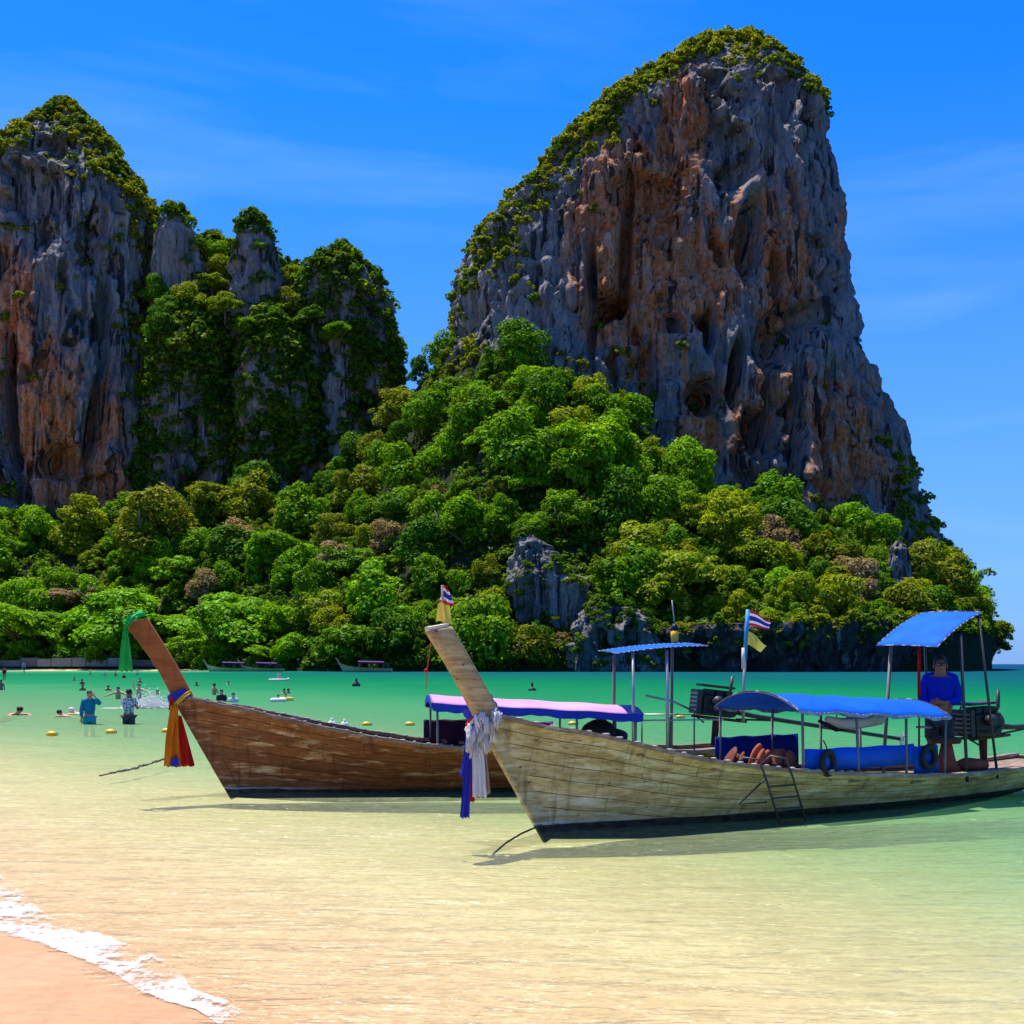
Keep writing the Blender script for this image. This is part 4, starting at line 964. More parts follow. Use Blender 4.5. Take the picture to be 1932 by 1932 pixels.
def canopy(bt, h, a0, a1, hw, z0, z1, rise, mat, posts, postmat, fringe=None, fmat=None, lace=True, postr=0.017, sag=0.012):
    n, m = 22, 14
    def cp(i, j, dz=0):
        f_ = i / n; a = a0 + (a1 - a0) * f_; u = -1 + 2 * j / m
        z = z0 + (z1 - z0) * f_ + rise * (1 - abs(u) ** 2.2) - sag * math.sin(f_ * math.pi * 4) ** 2 + dz
        return Vector((a, u * hw, z))
    mb = MB(); mb.sheet([[cp(i, j) for j in range(m + 1)] for i in range(n + 1)], 0.008); c = mb.build('canopy', mat, bt, True)
    for (i0, nm) in ((0, 'bow'), (n, 'bow')):
        mb = MB(); mb.tube([cp(i0, j, -0.012) for j in range(m + 1)], 0.015, 6); mb.build('canopy_bow', M_POST, bt, True)
    if lace:
        for j in (0, m): mb = MB(); mb.tube([cp(i, j, -0.004) for i in range(n + 1)], 0.007, 6); mb.build('lacing', M_LACE, c)
        for i in (0, n): mb = MB(); mb.tube([cp(i, j, 0.004) for j in range(m + 1)], 0.007, 6); mb.build('lacing', M_LACE, c)
    if fringe:
        for j, sd in ((0, -1), (m, 1)):
            mb = MB(); k_ = 60; rows = [[], []]
            for i in range(k_ + 1):
                q = cp(i * n / k_, j); w_ = 0.008 * math.sin(i * 1.3)
                rows[0].append((q.x, q.y + sd * 0.012, q.z)); rows[1].append((q.x, q.y + sd * (0.014 + w_), q.z - fringe * (1 - 0.04 * (i % 4 == 0)) - 0.008 * math.sin(i * .37) - 0.006 * math.sin(i * 1.1)))
            mb.sheet(rows, 0.006, (0, -sd, 0)).build('fringe', fmat, c)
        mb = MB(); rows = [[cp(0, j, 0) + Vector((-0.012, 0, 0)) for j in range(m + 1)], [cp(0, j, -fringe) + Vector((-0.014, 0, 0)) for j in range(m + 1)]]
        mb.sheet(rows, 0.006, (1, 0, 0)).build('fringe', fmat if not lace else M_NAVY, c)
    for a in posts:
        for sd in (-1, 1):
            f_ = (a - a0) / (a1 - a0); z = z0 + (z1 - z0) * f_ - 0.01; b = h.B(a) - 0.04
            mb = MB(); mb.tube([(a, sd * b, h.Z(a) - 0.03), (a, sd * b * 0.98, h.Z(a) + 0.05), (a, sd * (hw - 0.015), z)], postr, 7); mb.build('canopy_post', postmat, bt, True)
    return c

def wavy(pts, wd, mb, folds=3, amp=0.02, n=14, m=10, ph=0.0, axis=(1, 0, 0)):
    """a hanging strip of cloth along pts with lengthwise folds"""
    pts = [Vector(q) for q in pts]; ax = Vector(axis).normalized(); nrm = ax.cross(Vector((0, 0, 1))).normalized()
    rows = []
    for i in range(n + 1):
        f_ = i / n * (len(pts) - 1); k = min(int(f_), len(pts) - 2); c = pts[k].lerp(pts[k + 1], f_ - k)
        ww = wd[0] + (wd[-1] - wd[0]) * i / n if len(wd) == 2 else float(np.interp(i / n, np.linspace(0, 1, len(wd)), wd))
        rows.append([c + ax * (ww * (j / m - 0.5)) + nrm * (amp * math.sin(folds * math.pi * 2 * j / m + ph + i * 0.25) * (0.5 + i / n)) + Vector((0, 0, 0.012 * math.sin(j * 1.9 + ph)))for j in range(m + 1)])
    mb.sheet(rows, 0.004, nrm); return mb

RZ1 = math.atan2(0.515, 0.857); RZ2 = rad(8.0)
H1 = Hull([(-.72, 1.30), (-.3, 1.20), (0, 1.13), (.5, 1.05), (1.04, .91), (1.67, .77), (2.23, .68), (2.98, .59), (3.84, .52), (4.85, .45), (5.99, .41), (7.27, .42), (8.3, .50)],
          [(-.72, .05), (-.45, .13), (0, .27), (.5, .41), (1.2, .57), (2, .69), (3, .77), (4, .79), (5.5, .74), (7, .58), (8.3, .36)],
          [(-.72, -.06), (.5, -.12), (1.5, -.17), (5.5, -.17), (7.2, -.07), (8.3, .08)])
H2 = Hull([(-.68, 1.36), (-.2, 1.26), (.2, 1.19), (.8, 1.05), (1.35, .93), (2.06, .79), (2.65, .70), (3.4, .63), (4.3, .58), (5.5, .55), (6.8, .56), (7.7, .64)],
          [(-.68, .05), (-.4, .13), (0, .27), (.5, .41), (1.2, .57), (2, .69), (3, .76), (4, .78), (5.3, .72), (6.6, .58), (7.7, .38)],
          [(-.68, -.06), (.5, -.12), (1.5, -.16), (5.0, -.16), (6.6, -.05), (7.7, .12)], 0.74)
O1 = Vector((.315, 12.80, 0)); O2 = Vector((-3.94, 16.84, 0))
BOAT1 = longtail(O1, RZ1, H1, W_PALE, W_POST_PALE, W_RAIL, 'pale weathered wooden longtail boat with blue canopy, nearest to the beach', (-1.246, 2.17), 1, cutmat=W_CUT)
BOAT2 = longtail(O2, RZ2, H2, W_BROWN, W_POST_BROWN, W_RAIL, 'dark red-brown wooden longtail boat with pink canopy, moored behind the pale boat', (-1.27, 2.40), 2)
def loc1(q): return Matrix.Rotation(-RZ1, 4, 'Z') @ (Vector(q) - O1)
def loc2(q): return Matrix.Rotation(-RZ2, 4, 'Z') @ (Vector(q) - O2)
def w1(a, b, z): return O1 + Matrix.Rotation(RZ1, 4, 'Z') @ Vector((a, b, z))
def w2(a, b, z): return O2 + Matrix.Rotation(RZ2, 4, 'Z') @ Vector((a, b, z))

canopy(BOAT1, H1, 3.0, 5.6, 0.72, 1.275, 1.145, 0.20, M_BLUE, (3.08, 3.95, 4.8, 5.52), M_POST, 0.030, M_TARPEDGE, sag=0.022)
canopy(BOAT2, H2, 2.78, 5.75, 0.66, 1.27, 1.10, 0.10, M_PINK, (2.85, 3.8, 4.8, 5.65), M_POST, 0.11, M_FRINGE, lace=False)
# side cloths between the posts
def side_cloth(bt, h, a0, a1, sd, z0, z1, mat, inset=0.06):
    mb = MB(); n = 26; rows = [[], [], []]
    for i in range(n + 1):
        a = a0 + (a1 - a0) * i / n; b = sd * (h.B(a) - inset)
        for r_, f_ in zip(rows, (0, .5, 1)): r_.append((a, b + 0.008 * math.sin(i * 0.9 + f_ * 2), z0 + (z1 - z0) * f_ - (0.012 * math.sin(i / n * 9.4) ** 2 if f_ == 1 else 0)))
    return mb.sheet(rows, 0.006, (0, -sd, 0)).build('side_cloth', mat, bt, True)
side_cloth(BOAT1, H1, 3.12, 4.95, -1, .575, .83, M_BLUE2)
side_cloth(BOAT1, H1, 3.0, 4.4, 1, .50, .90, M_NAVY)
side_cloth(BOAT1, H1, 4.95, 5.4, -1, .46, .80, M_BLUE2)
side_cloth(BOAT2, H2, 2.75, 3.7, 1, .60, .98, M_PLUM); side_cloth(BOAT2, H2, 3.75, 4.7, 1, .56, .94, M_PURPLE)
# stern roof of the pale boat: slopes up towards the stern
def stern_roof(bt, corners, bulge, mat):
    n, m = 10, 10; N1, N2, F2, F1 = [Vector(q) for q in corners]
    def rp(i, j):
        u, v_ = i / n, j / m; q = N1.lerp(N2, v_).lerp(F1.lerp(F2, v_), u)
        return q + Vector((0, 0, bulge * (math.sin(u * math.pi) * 0.9 + 0.25 * math.sin(v_ * math.pi))))
    mb = MB(); mb.sheet([[rp(i, j) for j in range(m + 1)] for i in range(n + 1)], 0.008); o = mb.build('stern_roof', mat, bt, True)
    for pts in ([rp(0, j) for j in range(m + 1)], [rp(n, j) for j in range(m + 1)], [rp(i, 0) for i in range(n + 1)], [rp(i, m) for i in range(n + 1)]):
        mb = MB(); mb.tube(pts, 0.007, 6); mb.build('lacing', M_LACE, o)
    return rp
c1 = [loc1(P(1653, 1218, 16.6)), loc1(P(1768, 1221, 15.5)), loc1(P(1854, 1155, 15.96)), loc1(P(1740, 1156, 17.06))]
stern_roof(BOAT1, c1, 0.055, M_BLUE)
def post(bt, a, b, mat, r=0.02):
    mb = MB(); mb.tube([Vector(a), Vector(b)], r, 8); return mb.build('roof_post', mat, bt, True)
post(BOAT1, (5.98, -.66, .30), loc1(P(1812, 1196, 15.72)), M_DARKSTEEL, .021)
post(BOAT1, (5.85, .60, .30), loc1(P(1682, 1206, 16.66)), M_POST, .024)
post(BOAT1, (6.75, .55, .30), loc1(P(1742, 1158, 17.02)), M_DARKSTEEL, .018)
post(BOAT1, (6.72, -.55, .30), loc1(P(1846, 1160, 15.95)), M_DARKSTEEL, .018)
pole = empty('boat_pole', w1(6.0, .12, .20), 0, 'thin pole with a red upper half under the pale boat\'s stern roof', 'pole')
mb = MB(); mb.tube([(0, 0, 0), (0, 0, 1.18)], .014, 7); mb.build('pole', M_DARKSTEEL, pole, True)
mb = MB(); mb.tube([(0, 0, 1.18), (0, 0, 1.88)], .022, 8); mb.build('red_sleeve', M_RED, pole, True)
# stern roof of the brown boat: nearly level
c2 = [(5.38, .62, 2.00), (5.38, -.62, 1.95), (6.72, -.62, 2.06), (6.72, .62, 2.12)]
stern_roof(BOAT2, c2, 0.03, M_BLUE)
for a, b, z in ((5.62, -.58, 1.97), (6.12, -.56, 2.0), (5.62, .58, 2.0), (6.5, .52, 2.08)): post(BOAT2, (a, b * 1.1, .40), (a, b, z), M_STEEL if b < 0 else M_POST, .024)
for a, b in ((6.0, .4), (6.35, .1), (6.6, -.3)): post(BOAT2, (a, b, .5), (a, b, 1.02), M_POST, .012)
mb = MB(); mb.tube([(5.8, -.5, 1.0), (7.0, -.42, 1.0)], .012, 6); mb.build('hand_rail', M_STEEL, BOAT2, True)
mb = MB(); mb.tube([(5.8, .5, 1.04), (7.0, .42, 1.04)], .012, 6); mb.build('hand_rail', M_STEEL, BOAT2, True)

# lantern on the brown boat's stern roof
lt = empty('lantern', w2(6.42, .1, 2.125), 0, 'small yellow lantern with a thin aerial on the brown boat\'s stern roof', 'lantern')
mb = MB(); mb.tube([(0, 0, 0), (0, 0, .17)], [.055, .06], 10); mb.build('lamp_body', M_BUOY, lt, True)
mb = MB(); mb.tube([(0, 0, .17), (0, 0, .27)], [.065, .035], 10); mb.build('lamp_cap', M_BLACK, lt, True)
mb = MB(); mb.tube([(0, 0, .27), (-.04, 0, .62)], .008, 6); mb.build('aerial', M_STEEL, lt, True)

# dark bundle under the brown boat's canopy
tb = empty('tarp_bundle', w2(5.25, -.1, .62), 0, 'black tarpaulin bundle under the rear of the pink canopy', 'bundle')
def lumpy(seed, sx, sy, sz, n=18, m=12):
    mb = MB(); mb.ball((0, 0, sz * .8), 1.0, (sx, sy, sz), n, m)
    q = np.array(mb.v); d = fbm(q * 4.0, 3, seed)[:, None]; c = np.array((0, 0, sz * .8)); q = c + (q - c) * (1 + 0.30 * d); mb.v = [tuple(r_) for r_ in q]; return mb
lumpy(3, .26, .30, .22).build('folded_tarp', M_BLACK, tb, True); o = lumpy(4, .16, .2, .13).build('folded_tarp', M_BLACK, tb, True); o.location = (.22, -.05, .02)

# tyres hung inside the pale boat's near gunwale
for k, (a, lab) in enumerate(((3.42, 'black tyre fender at the front of the pale boat\'s blue side cloth'), (5.17, 'black tyre fender at the rear end of the pale boat\'s blue side cloth'))):
    t = empty('tyre', w1(a, -H1.B(a) + 0.012, .66), RZ1 + (0.25 if k == 0 else 0.1), lab, 'tyre', 'tyre fenders on the pale boat')
    mb = MB(); mb.ring((0, 0, 0), .125, .038, 'y', 28, 10); mb.build('tread', M_TYRE, t, True)
    mb = MB(); mb.tube([(0, 0, .12), (0.01, 0.03, .2), (0, .06, .26)], .008, 6); mb.build('hanging_cord', M_ROPE, t, True)

# life vests heaped behind the ladder
def vest(loc, rz, tilt, mat, lab):
    v_ = empty('life_vest', loc, rz, lab, 'life vest', 'vests heaped in the pale boat'); v_.rotation_euler = (tilt, 0.15, rz); k_ = int(abs(loc[0]) * 50)
    for x in (-.085, .085): o = lumpy(k_ + int(x * 100), .085, .05, .20).build('foam_panel', mat, v_, True); o.location = (x, -.02, .0)
    o = lumpy(k_ + 7, .17, .05, .21).build('back_panel', mat, v_, True); o.location = (0, .07, .02)
    mb = MB(); mb.tube([(-.19, -.04, .15), (0, -.085, .14), (.19, -.04, .15)], .012, 5); mb.build('belt', M_BLACK, v_)
vest(w1(2.82, -.22, .48), RZ1 + .5, .25, M_TERRA, 'rust-red life vest standing upright in the pale boat beside the ladder')
vest(w1(3.1, -.36, .46), RZ1 - .4, -.35, M_TERRA, 'rust-red life vest leaning on the front tyre in the pale boat')
vest(w1(2.62, .05, .46), RZ1 + 1.2, .5, M_RUST, 'darker brown life vest at the front of the heap')
# white bundles slung under the blue canopy
for a, b, s_, lab in ((4.35, -.25, 1.0, 'grey-white rolled sheet slung under the middle of the blue canopy'), (5.0, .1, .8, 'grey-white rolled sheet slung under the rear of the blue canopy')):
    rs = empty('rolled_sheet', w1(a, b, 1.08), RZ1, lab, 'rolled sheet', 'sheets slung under the blue canopy')
    mb = MB(); mb.tube([(-.42 * s_, 0, .06), (-.2, .02, .0), (0, 0, -.015), (.22, -.02, .0), (.42 * s_, 0, .07)], [.035, .065, .075, .065, .035], 10); mb.build('roll', M_WHITE, rs, True)
    for x in (-.25, .25): mb = MB(); mb.tube([(x, 0, .0), (x, 0, .24)], .007, 5); mb.build('sling', M_ROPE, rs)
    mb = MB(); mb.tube([(-.5, .05, .03), (-.2, .06, -.07), (.2, .06, -.06)], [.02, .04, .02], 8); mb.build('dark_roll', M_PLUM, rs, True)

# boarding ladder over the near side
ld = empty('boarding_ladder', w1(2.55, -H1.B(2.55) - 0.03, H1.Z(2.55)), RZ1, 'dark folding boarding ladder hooked over the pale boat\'s near side', 'ladder')
for x in (-.2, .2):
    mb = MB(); mb.tube([(x - .22, .22, -.02), (x - .1, .12, .12), (x, -.02, .10), (x + .07, -.05, -.1), (x + .27, -.06, -.62)], .013, 7); mb.build('rail', M_DARKSTEEL, ld, True)
for k, z in enumerate((-.2, -.33, -.46, -.62)):
    dx = .07 + (.27 - .07) * (-.1 - z) / .52; mb = MB(); mb.tube([(-.2 + dx, -.055, z), (.2 + dx, -.055, z)], .012, 6); mb.build('rung', M_DARKSTEEL if k < 3 else M_RUST, ld, True)
mb = MB(); mb.tube([(-.15, -.05, -.12), (-.52, -.05, -.37), (-.12, -.05, -.37)], .012, 6); mb.build('brace', M_DARKSTEEL, ld, True)

# engines on their swivels, long shafts trailing astern
def engine(loc, rz, pitch, label, shaft_len):
    e = empty('longtail_engine', loc, rz, label, 'engine', 'long-shaft boat engines'); e.rotation_euler = (0, pitch, rz)
    mb = MB(); mb.box((0, 0, .16), (.46, .34, .30)); mb.build('engine_block', M_ENGINE, e, False, .02)
    for x in (-.12, .02, .16):
        mb = MB(); mb.box((x, 0, .355), (.11, .24, .09)); mb.build('cylinder_head', M_ENGINE, e, False, .012)
    mb = MB(); mb.box((-.30, 0, .2), (.07, .36, .36)); mb.build('radiator', M_DARKSTEEL, e, False, .008)
    for k in range(5): mb = MB(); mb.box((-.34, 0, .08 + k * .06), (.012, .32, .02)); mb.build('radiator_fin', M_STEEL, e)
    mb = MB(); mb.tube([(.25, 0, .17), (.31, 0, .17)], .15, 18); mb.build('flywheel', M_DARKSTEEL, e)
    mb = MB(); mb.tube([(.1, -.17, .30), (.14, -.2, .40), (.15, -.2, .62)], .026, 8); mb.build('exhaust_pipe', M_DARKSTEEL, e, True)
    mb = MB(); mb.box((-.02, 0, .45), (.52, .28, .035)); mb.build('top_frame', M_DARKSTEEL, e, False, .006)
    mb = MB(); mb.tube([(-.05, -.2, .22), (-.05, -.3, .24)], .075, 14); mb.build('air_filter', M_DARKSTEEL, e, True)
    mb = MB(); mb.tube([(.08, .18, .3), (.08, .18, .12)], .06, 12); mb.build('fuel_filter', M_RUST, e, True)
    for y in (-.12, .12): mb = MB(); mb.tube([(-.3, y, -.02), (.5, y * .4, -.02)], .022, 6); mb.build('bed_rail', M_RUST, e)
    mb = MB(); mb.tube([(.05, 0, -.03), (.05, 0, -.42)], [.06, .045], 10); mb.build('swivel_post', M_RUST, e, True)
    mb = MB(); mb.tube([(.3, 0, .12), (.6, 0, .08), (shaft_len, 0, -.02)], [.05, .036, .028], 8); mb.build('drive_shaft', M_DARKSTEEL, e, True)
    mb = MB(); mb.tube([(.35, 0, -.0), (.9, 0, .04)], .016, 6); mb.build('shaft_brace', M_DARKSTEEL, e, True)
    mb = MB(); mb.tube([(-.3, .05, .05), (-.62, .08, .16), (-1.05, .08, .2)], .017, 7); mb.build('tiller', M_STEEL, e, True)
    for k in range(3):
        a = 2.09 * k; mb = MB(); mb.box((shaft_len + .02, .055 * math.cos(a), .055 * math.sin(a) - .02), (.02, .07, .1), Matrix.Rotation(a, 3, 'X')); mb.build('propeller_blade', M_STEEL, e)
    hoses = [[(-.26, .1, .34), (-.1, .22, .4), (.05, .2, .34)], [(-.2, -.2, .1), (0, -.24, .06), (.2, -.2, .14)], [(-.28, -.1, .1), (-.36, -.15, 0), (-.2, -.18, -.1)]]
    for hs_ in hoses: mb = MB(); mb.tube(hs_, .013, 6); mb.build('hose', M_BLACK, e, True)
    return e
engine(w1(7.05, -.02, .82), RZ1 - 0.10, rad(-3), 'black diesel engine on the pale boat\'s stern at the right edge', 3.2)
engine(w2(7.0, .05, 1.02), RZ2 + 0.04, rad(6.5), 'greasy black engine on the brown boat\'s stern, seen behind the blue canopy', 3.0)
for (a, b, s_, mt, lab) in ((6.6, -.25, .14, M_TERRA, 'rust-red cloth heap on the pale boat\'s stern deck'), (6.15, .05, .10, M_RUST, 'rusty brown coil of cord under the pale boat\'s stern roof')):
    hp = empty('cloth_heap', w1(a, b, H1.Z(a) - .03), 0, lab, 'cloth heap'); lumpy(int(a * 10), s_ * 1.5, s_ * 1.1, s_ * .7).build('folded_cloth', mt, hp, True)

# ------------------------------------------------------------------ prow scarves and flags
sc = empty('prow_scarf', P(903, 1352, 12.42), 0, 'blue, red and white scarves with long ribbons tied round the pale boat\'s prow', 'scarf')
def rel(base, px, py, D): return P(px, py, D) - base
bs = Vector(sc.location)
def wrap(parent, c, ax, rx, ry, width, mat, name, turns=1, n=36, bulge=0.012):
    """a band of cloth wound round a post: axis ax, half sizes rx (in the picture plane) and ry (depth)"""
    ax = Vector(ax).normalized(); e1 = Vector((1, 0.3, 0)); e1 = (e1 - ax * e1.dot(ax)).normalized(); e2 = ax.cross(e1)
    rows = []
    for k in range(7):
        v_ = k / 6 - .5; r_ = []
        for i in range(n + 1):
            t = 2 * math.pi * i / n; s_ = 1 + bulge * 6 * (0.25 - v_ * v_) + 0.05 * math.sin(t * 5 + k * 1.3)
            r_.append(Vector(c) + e1 * (rx * s_ * math.cos(t)) + e2 * (ry * s_ * math.sin(t)) + ax * (width * v_ + 0.012 * math.sin(t * 2)))
        rows.append(r_)
    mb = MB(); mb.sheet(rows); return mb.build(name, mat, parent, True)
pax = (-.45, -.15, .9)
wrap(sc, rel(bs, 906, 1338, 12.55), pax, .175, .125, .15, M_COBALT, 'blue_band')
wrap(sc, rel(bs, 899, 1346, 12.52), (-.72, -.15, .6), .165, .14, .045, M_RED, 'red_band')
wrap(sc, rel(bs, 895, 1352, 12.52), (-.8, -.15, .55), .17, .15, .03, M_WHITE, 'white_band')
gq = random.Random(3); mb = MB()
for k in range(46):
    t = k / 45
    if t < .55: px, py = 940 - 50 * t / .55 + gq.uniform(-10, 8), 1352 + 36 * math.sin(t / .55 * 2.0) + gq.uniform(-12, 12)
    else: px, py = 884 + gq.uniform(-8, 34), 1350 + 62 * (t - .55) / .45 + gq.uniform(-8, 8)
    D = 12.34 + gq.uniform(-.05, .05); dx, dy = gq.uniform(-11, 11), gq.uniform(10, 26)
    wavy([rel(bs, px, py - 8, D), rel(bs, px + dx * .5, py + dy * .4, D - .03), rel(bs, px + dx, py + dy, D)], (gq.uniform(.03, .06), gq.uniform(.05, .10)), mb, gq.choice((2, 3)), gq.uniform(.012, .026), 7, 8, gq.uniform(0, 6), (1, gq.uniform(-.6, .6), gq.uniform(-.5, .5)))
mb.build('lace_garland', M_WHITE, sc, True)
def ribbon(parent, base, pts, wd, mat, folds=2, amp=.015, ph=0.0, name='ribbon'):
    mb = MB(); wavy([rel(base, *q) for q in pts], wd, mb, folds, amp, 16, 10, ph, (1, .25, 0)); return mb.build(name, mat, parent, True)
ribbon(sc, bs, [(886, 1385, 12.34), (882, 1440, 12.32), (879, 1500, 12.31), (877, 1543, 12.31)], (.06, .10), M_COBALT, 2, .012)
ribbon(sc, bs, [(889, 1390, 12.37), (888, 1450, 12.37), (890, 1513, 12.37)], (.05, .07), M_RED, 1, .01, 1)
ribbon(sc, bs, [(898, 1375, 12.33), (902, 1440, 12.31), (906, 1505, 12.31)], (.11, .15), M_WHITE, 3, .014, .5)
ribbon(sc, bs, [(910, 1385, 12.37), (914, 1440, 12.37), (920, 1498, 12.37)], (.06, .07), M_TAN, 2, .012, 2)
ribbon(sc, bs, [(884, 1380, 12.40), (879, 1430, 12.40), (872, 1465, 12.40)], (.05, .05), M_COBALT, 1, .01, 2)

s2 = empty('prow_scarf', P(338, 1320, 16.5), 0, 'blue, yellow, orange and red scarves tied round the brown boat\'s prow', 'scarf'); b2 = Vector(s2.location)
wrap(s2, rel(b2, 338, 1314, 16.72), (-.5, -.05, .86), .15, .13, .14, M_COBALT, 'blue_band')
wrap(s2, rel(b2, 341, 1322, 16.72), (-.75, -.1, .62), .19, .15, .055, M_YELLOW, 'yellow_band')
ribbon(s2, b2, [(329, 1330, 16.52), (325, 1390, 16.50), (326, 1446, 16.5)], (.10, .24), M_ORANGE, 2, .025)
ribbon(s2, b2, [(337, 1350, 16.56), (341, 1395, 16.54), (346, 1446, 16.54)], (.07, .30), M_RED, 2, .03, 1)
ribbon(s2, b2, [(324, 1315, 16.55), (322, 1340, 16.52)], (.05, .06), M_RED, 1, .01, 1)
ribbon(s2, b2, [(331, 1430, 16.46), (329, 1446, 16.46)], (.08, .12), M_COBALT, 1, .01, 0)
s3 = empty('prow_scarf', P(252, 1165, 16.45), 0, 'bright green scarf draped over the top of the brown boat\'s prow', 'scarf'); b3 = Vector(s3.location)
wrap(s3, rel(b3, 253, 1166, 16.58), (-.5, -.07, .86), .155, .095, .06, M_GREEN, 'green_band')
ribbon(s3, b3, [(268, 1153, 16.62), (250, 1163, 16.46), (236, 1186, 16.43), (237, 1230, 16.42), (237, 1266, 16.42)], (.09, .13, .06, .14, .19), M_GREEN, 2, .02)

def flag_mesh(name, pts, parent, mat, n=12, m=8, uvflip=False):
    """pts: four corners top-hoist, top-fly, bottom-fly, bottom-hoist"""
    a, b, c, d = [Vector(q) for q in pts]; V = []; UV = []
    for i in range(n + 1):
        for j in range(m + 1):
            u, v_ = i / n, j / m; q = d.lerp(a, v_).lerp(c.lerp(b, v_), u)
            V.append(q + Vector((0, 0.035 * math.sin(u * 7 + v_ * 2), 0.012 * math.sin(u * 6)))); UV.append((u, v_))
    Fc = [(i * (m + 1) + j, (i + 1) * (m + 1) + j, (i + 1) * (m + 1) + j + 1, i * (m + 1) + j + 1) for i in range(n) for j in range(m)]
    me = bpy.data.meshes.new(name); me.from_pydata([tuple(q) for q in V], [], Fc); me.update()
    ul = me.uv_layers.new(name='UVMap')
    for l in me.loops: ul.data[l.index].uv = UV[l.vertex_index]
    return mesh_obj(name, me, mat, parent, True)
fd = 17.75
fp = empty('flagpole', P(1402, 1362, fd), 0, 'blue and grey flagpole with two flags standing on the brown boat\'s stern', 'flagpole'); bf = Vector(fp.location)
mb = MB(); mb.tube([rel(bf, 1402, 1362, fd), rel(bf, 1405, 1240, fd)], .024, 8); mb.build('lower_pole', M_STEEL, fp, True)
mb = MB(); mb.tube([rel(bf, 1405, 1245, fd), rel(bf, 1411, 1150, fd)], .03, 8); mb.build('upper_pole', plain('sky_blue_paint', (0.03, 0.28, 0.55), 0.5), fp, True)
mb = MB(); mb.tube([rel(bf, 1402, 1222, fd - .03), rel(bf, 1403, 1262, fd - .03)], [.02, .035], 8); mb.build('pole_binding', M_WHITE, fp, True)
flag_mesh('flag', [rel(bf, 1413, 1151, fd), rel(bf, 1455, 1172, fd), rel(bf, 1452, 1187, fd), rel(bf, 1412, 1180, fd)], fp, M_FLAG)
flag_mesh('flag', [rel(bf, 1412, 1190, fd), rel(bf, 1447, 1218, fd), rel(bf, 1436, 1230, fd), rel(bf, 1408, 1215, fd)], fp, M_PALEYEL)
fp2 = empty('flagpole', P(838, 1215, 12.30), 0, 'short stick with two drooping flags behind the top of the pale boat\'s prow', 'flagpole'); bf = Vector(fp2.location); fd = 12.34
mb = MB(); mb.tube([rel(bf, 838, 1225, fd), rel(bf, 834, 1104, fd)], .012, 7); mb.build('pole', M_POST, fp2, True)
flag_mesh('flag', [rel(bf, 836, 1104, fd), rel(bf, 845, 1110, fd), rel(bf, 858, 1142, fd), rel(bf, 828, 1138, fd)], fp2, M_FLAG)
flag_mesh('flag', [rel(bf, 826, 1139, fd - .02), rel(bf, 848, 1139, fd - .02), rel(bf, 852, 1176, fd - .02), rel(bf, 822, 1173, fd - .02)], fp2, M_PALEYEL)
# cord with tassel hanging from the pale prow
ct = empty('tassel_cord', P(814, 1205, 12.2), 0, 'thin red tassel cord hanging down from the pale boat\'s prow', 'cord'); bc = Vector(ct.location)
mb = MB(); mb.tube([(0, 0, 0), rel(bc, 806, 1262, 12.2), rel(bc, 803, 1300, 12.2)], .006, 5); mb.build('cord', M_TERRA, ct)
mb = MB(); mb.ball(rel(bc, 804, 1265, 12.2), .022); mb.build('bead', M_RED, ct, True)

# mooring lines
def line(name, pts, r, mat, label, cat):
    mb = MB(); mb.tube(pts, r, 6); o = mb.build(name, mat); return tag(o, label, cat)
line('mooring_rope', [w1(.02, 0, .10), P(985, 1572, 12.3) , P(955, 1590, 11.95), P(930, 1606, 11.62) - Vector((0, 0, .03))], .010, M_ROPE, 'thin dark rope running from the pale boat\'s stem into the water', 'rope')
mr = empty('float_line', P(250, 1452, 18.5), 0, 'dark dotted line of small floats on the shallows left of the brown boat', 'float line'); bm_ = Vector(mr.location)
lp = [P(x, y, HC * FP / (y - 1253)) + Vector((0, 0, .012)) - bm_ for x, y in ((188, 1465), (215, 1459), (235, 1455), (252, 1452), (268, 1446), (285, 1442), (300, 1436), (316, 1432))]
mb = MB(); mb.tube(lp, .012, 5); mb.build('cord', M_ROPE, mr)
for k in range(14):
    i = random.Random(k).uniform(0, 6.9); q = lp[int(i)].lerp(lp[int(i) + 1], i % 1); mb = MB(); mb.ball(q, .035, (1.8, 1, .6), 8, 5); mb.build('float', M_BLACK, mr, True)

# swimming-line buoys
for px, py, lab in ((97, 1385, 'leftmost yellow buoy, near the bather in teal'), (208, 1381, 'yellow buoy below the man in the printed shirt'), (314, 1379, 'yellow buoy beside the scarves on the brown prow'), (551, 1364, 'yellow buoy behind the middle of the brown boat\'s rail'), (603, 1366, 'yellow buoy left of two white floats behind the brown boat'),
                    (691, 1366, 'yellow buoy right of two white floats behind the brown boat'), (772, 1366, 'yellow buoy left of the pink canopy'), (1080, 1365, 'yellow buoy seen under the pink canopy'), (1283, 1352, 'orange-yellow buoy between the brown boat\'s stern posts')):
    D = HC * FP / (py + 3 - 1253); b_ = empty('buoy', P(px, py + 3, D), 0, lab, 'buoy', 'yellow buoys of the swimming line')
    mb = MB(); mb.ball((0, 0, .04), .125, (1.05, .8, .62), 14, 9); mb.build('float', M_BUOY, b_, True)
    mb = MB(); mb.ring((.14, 0, .04), .03, .01, 'y', 10, 5); mb.build('lug', M_ROPE, b_, True)
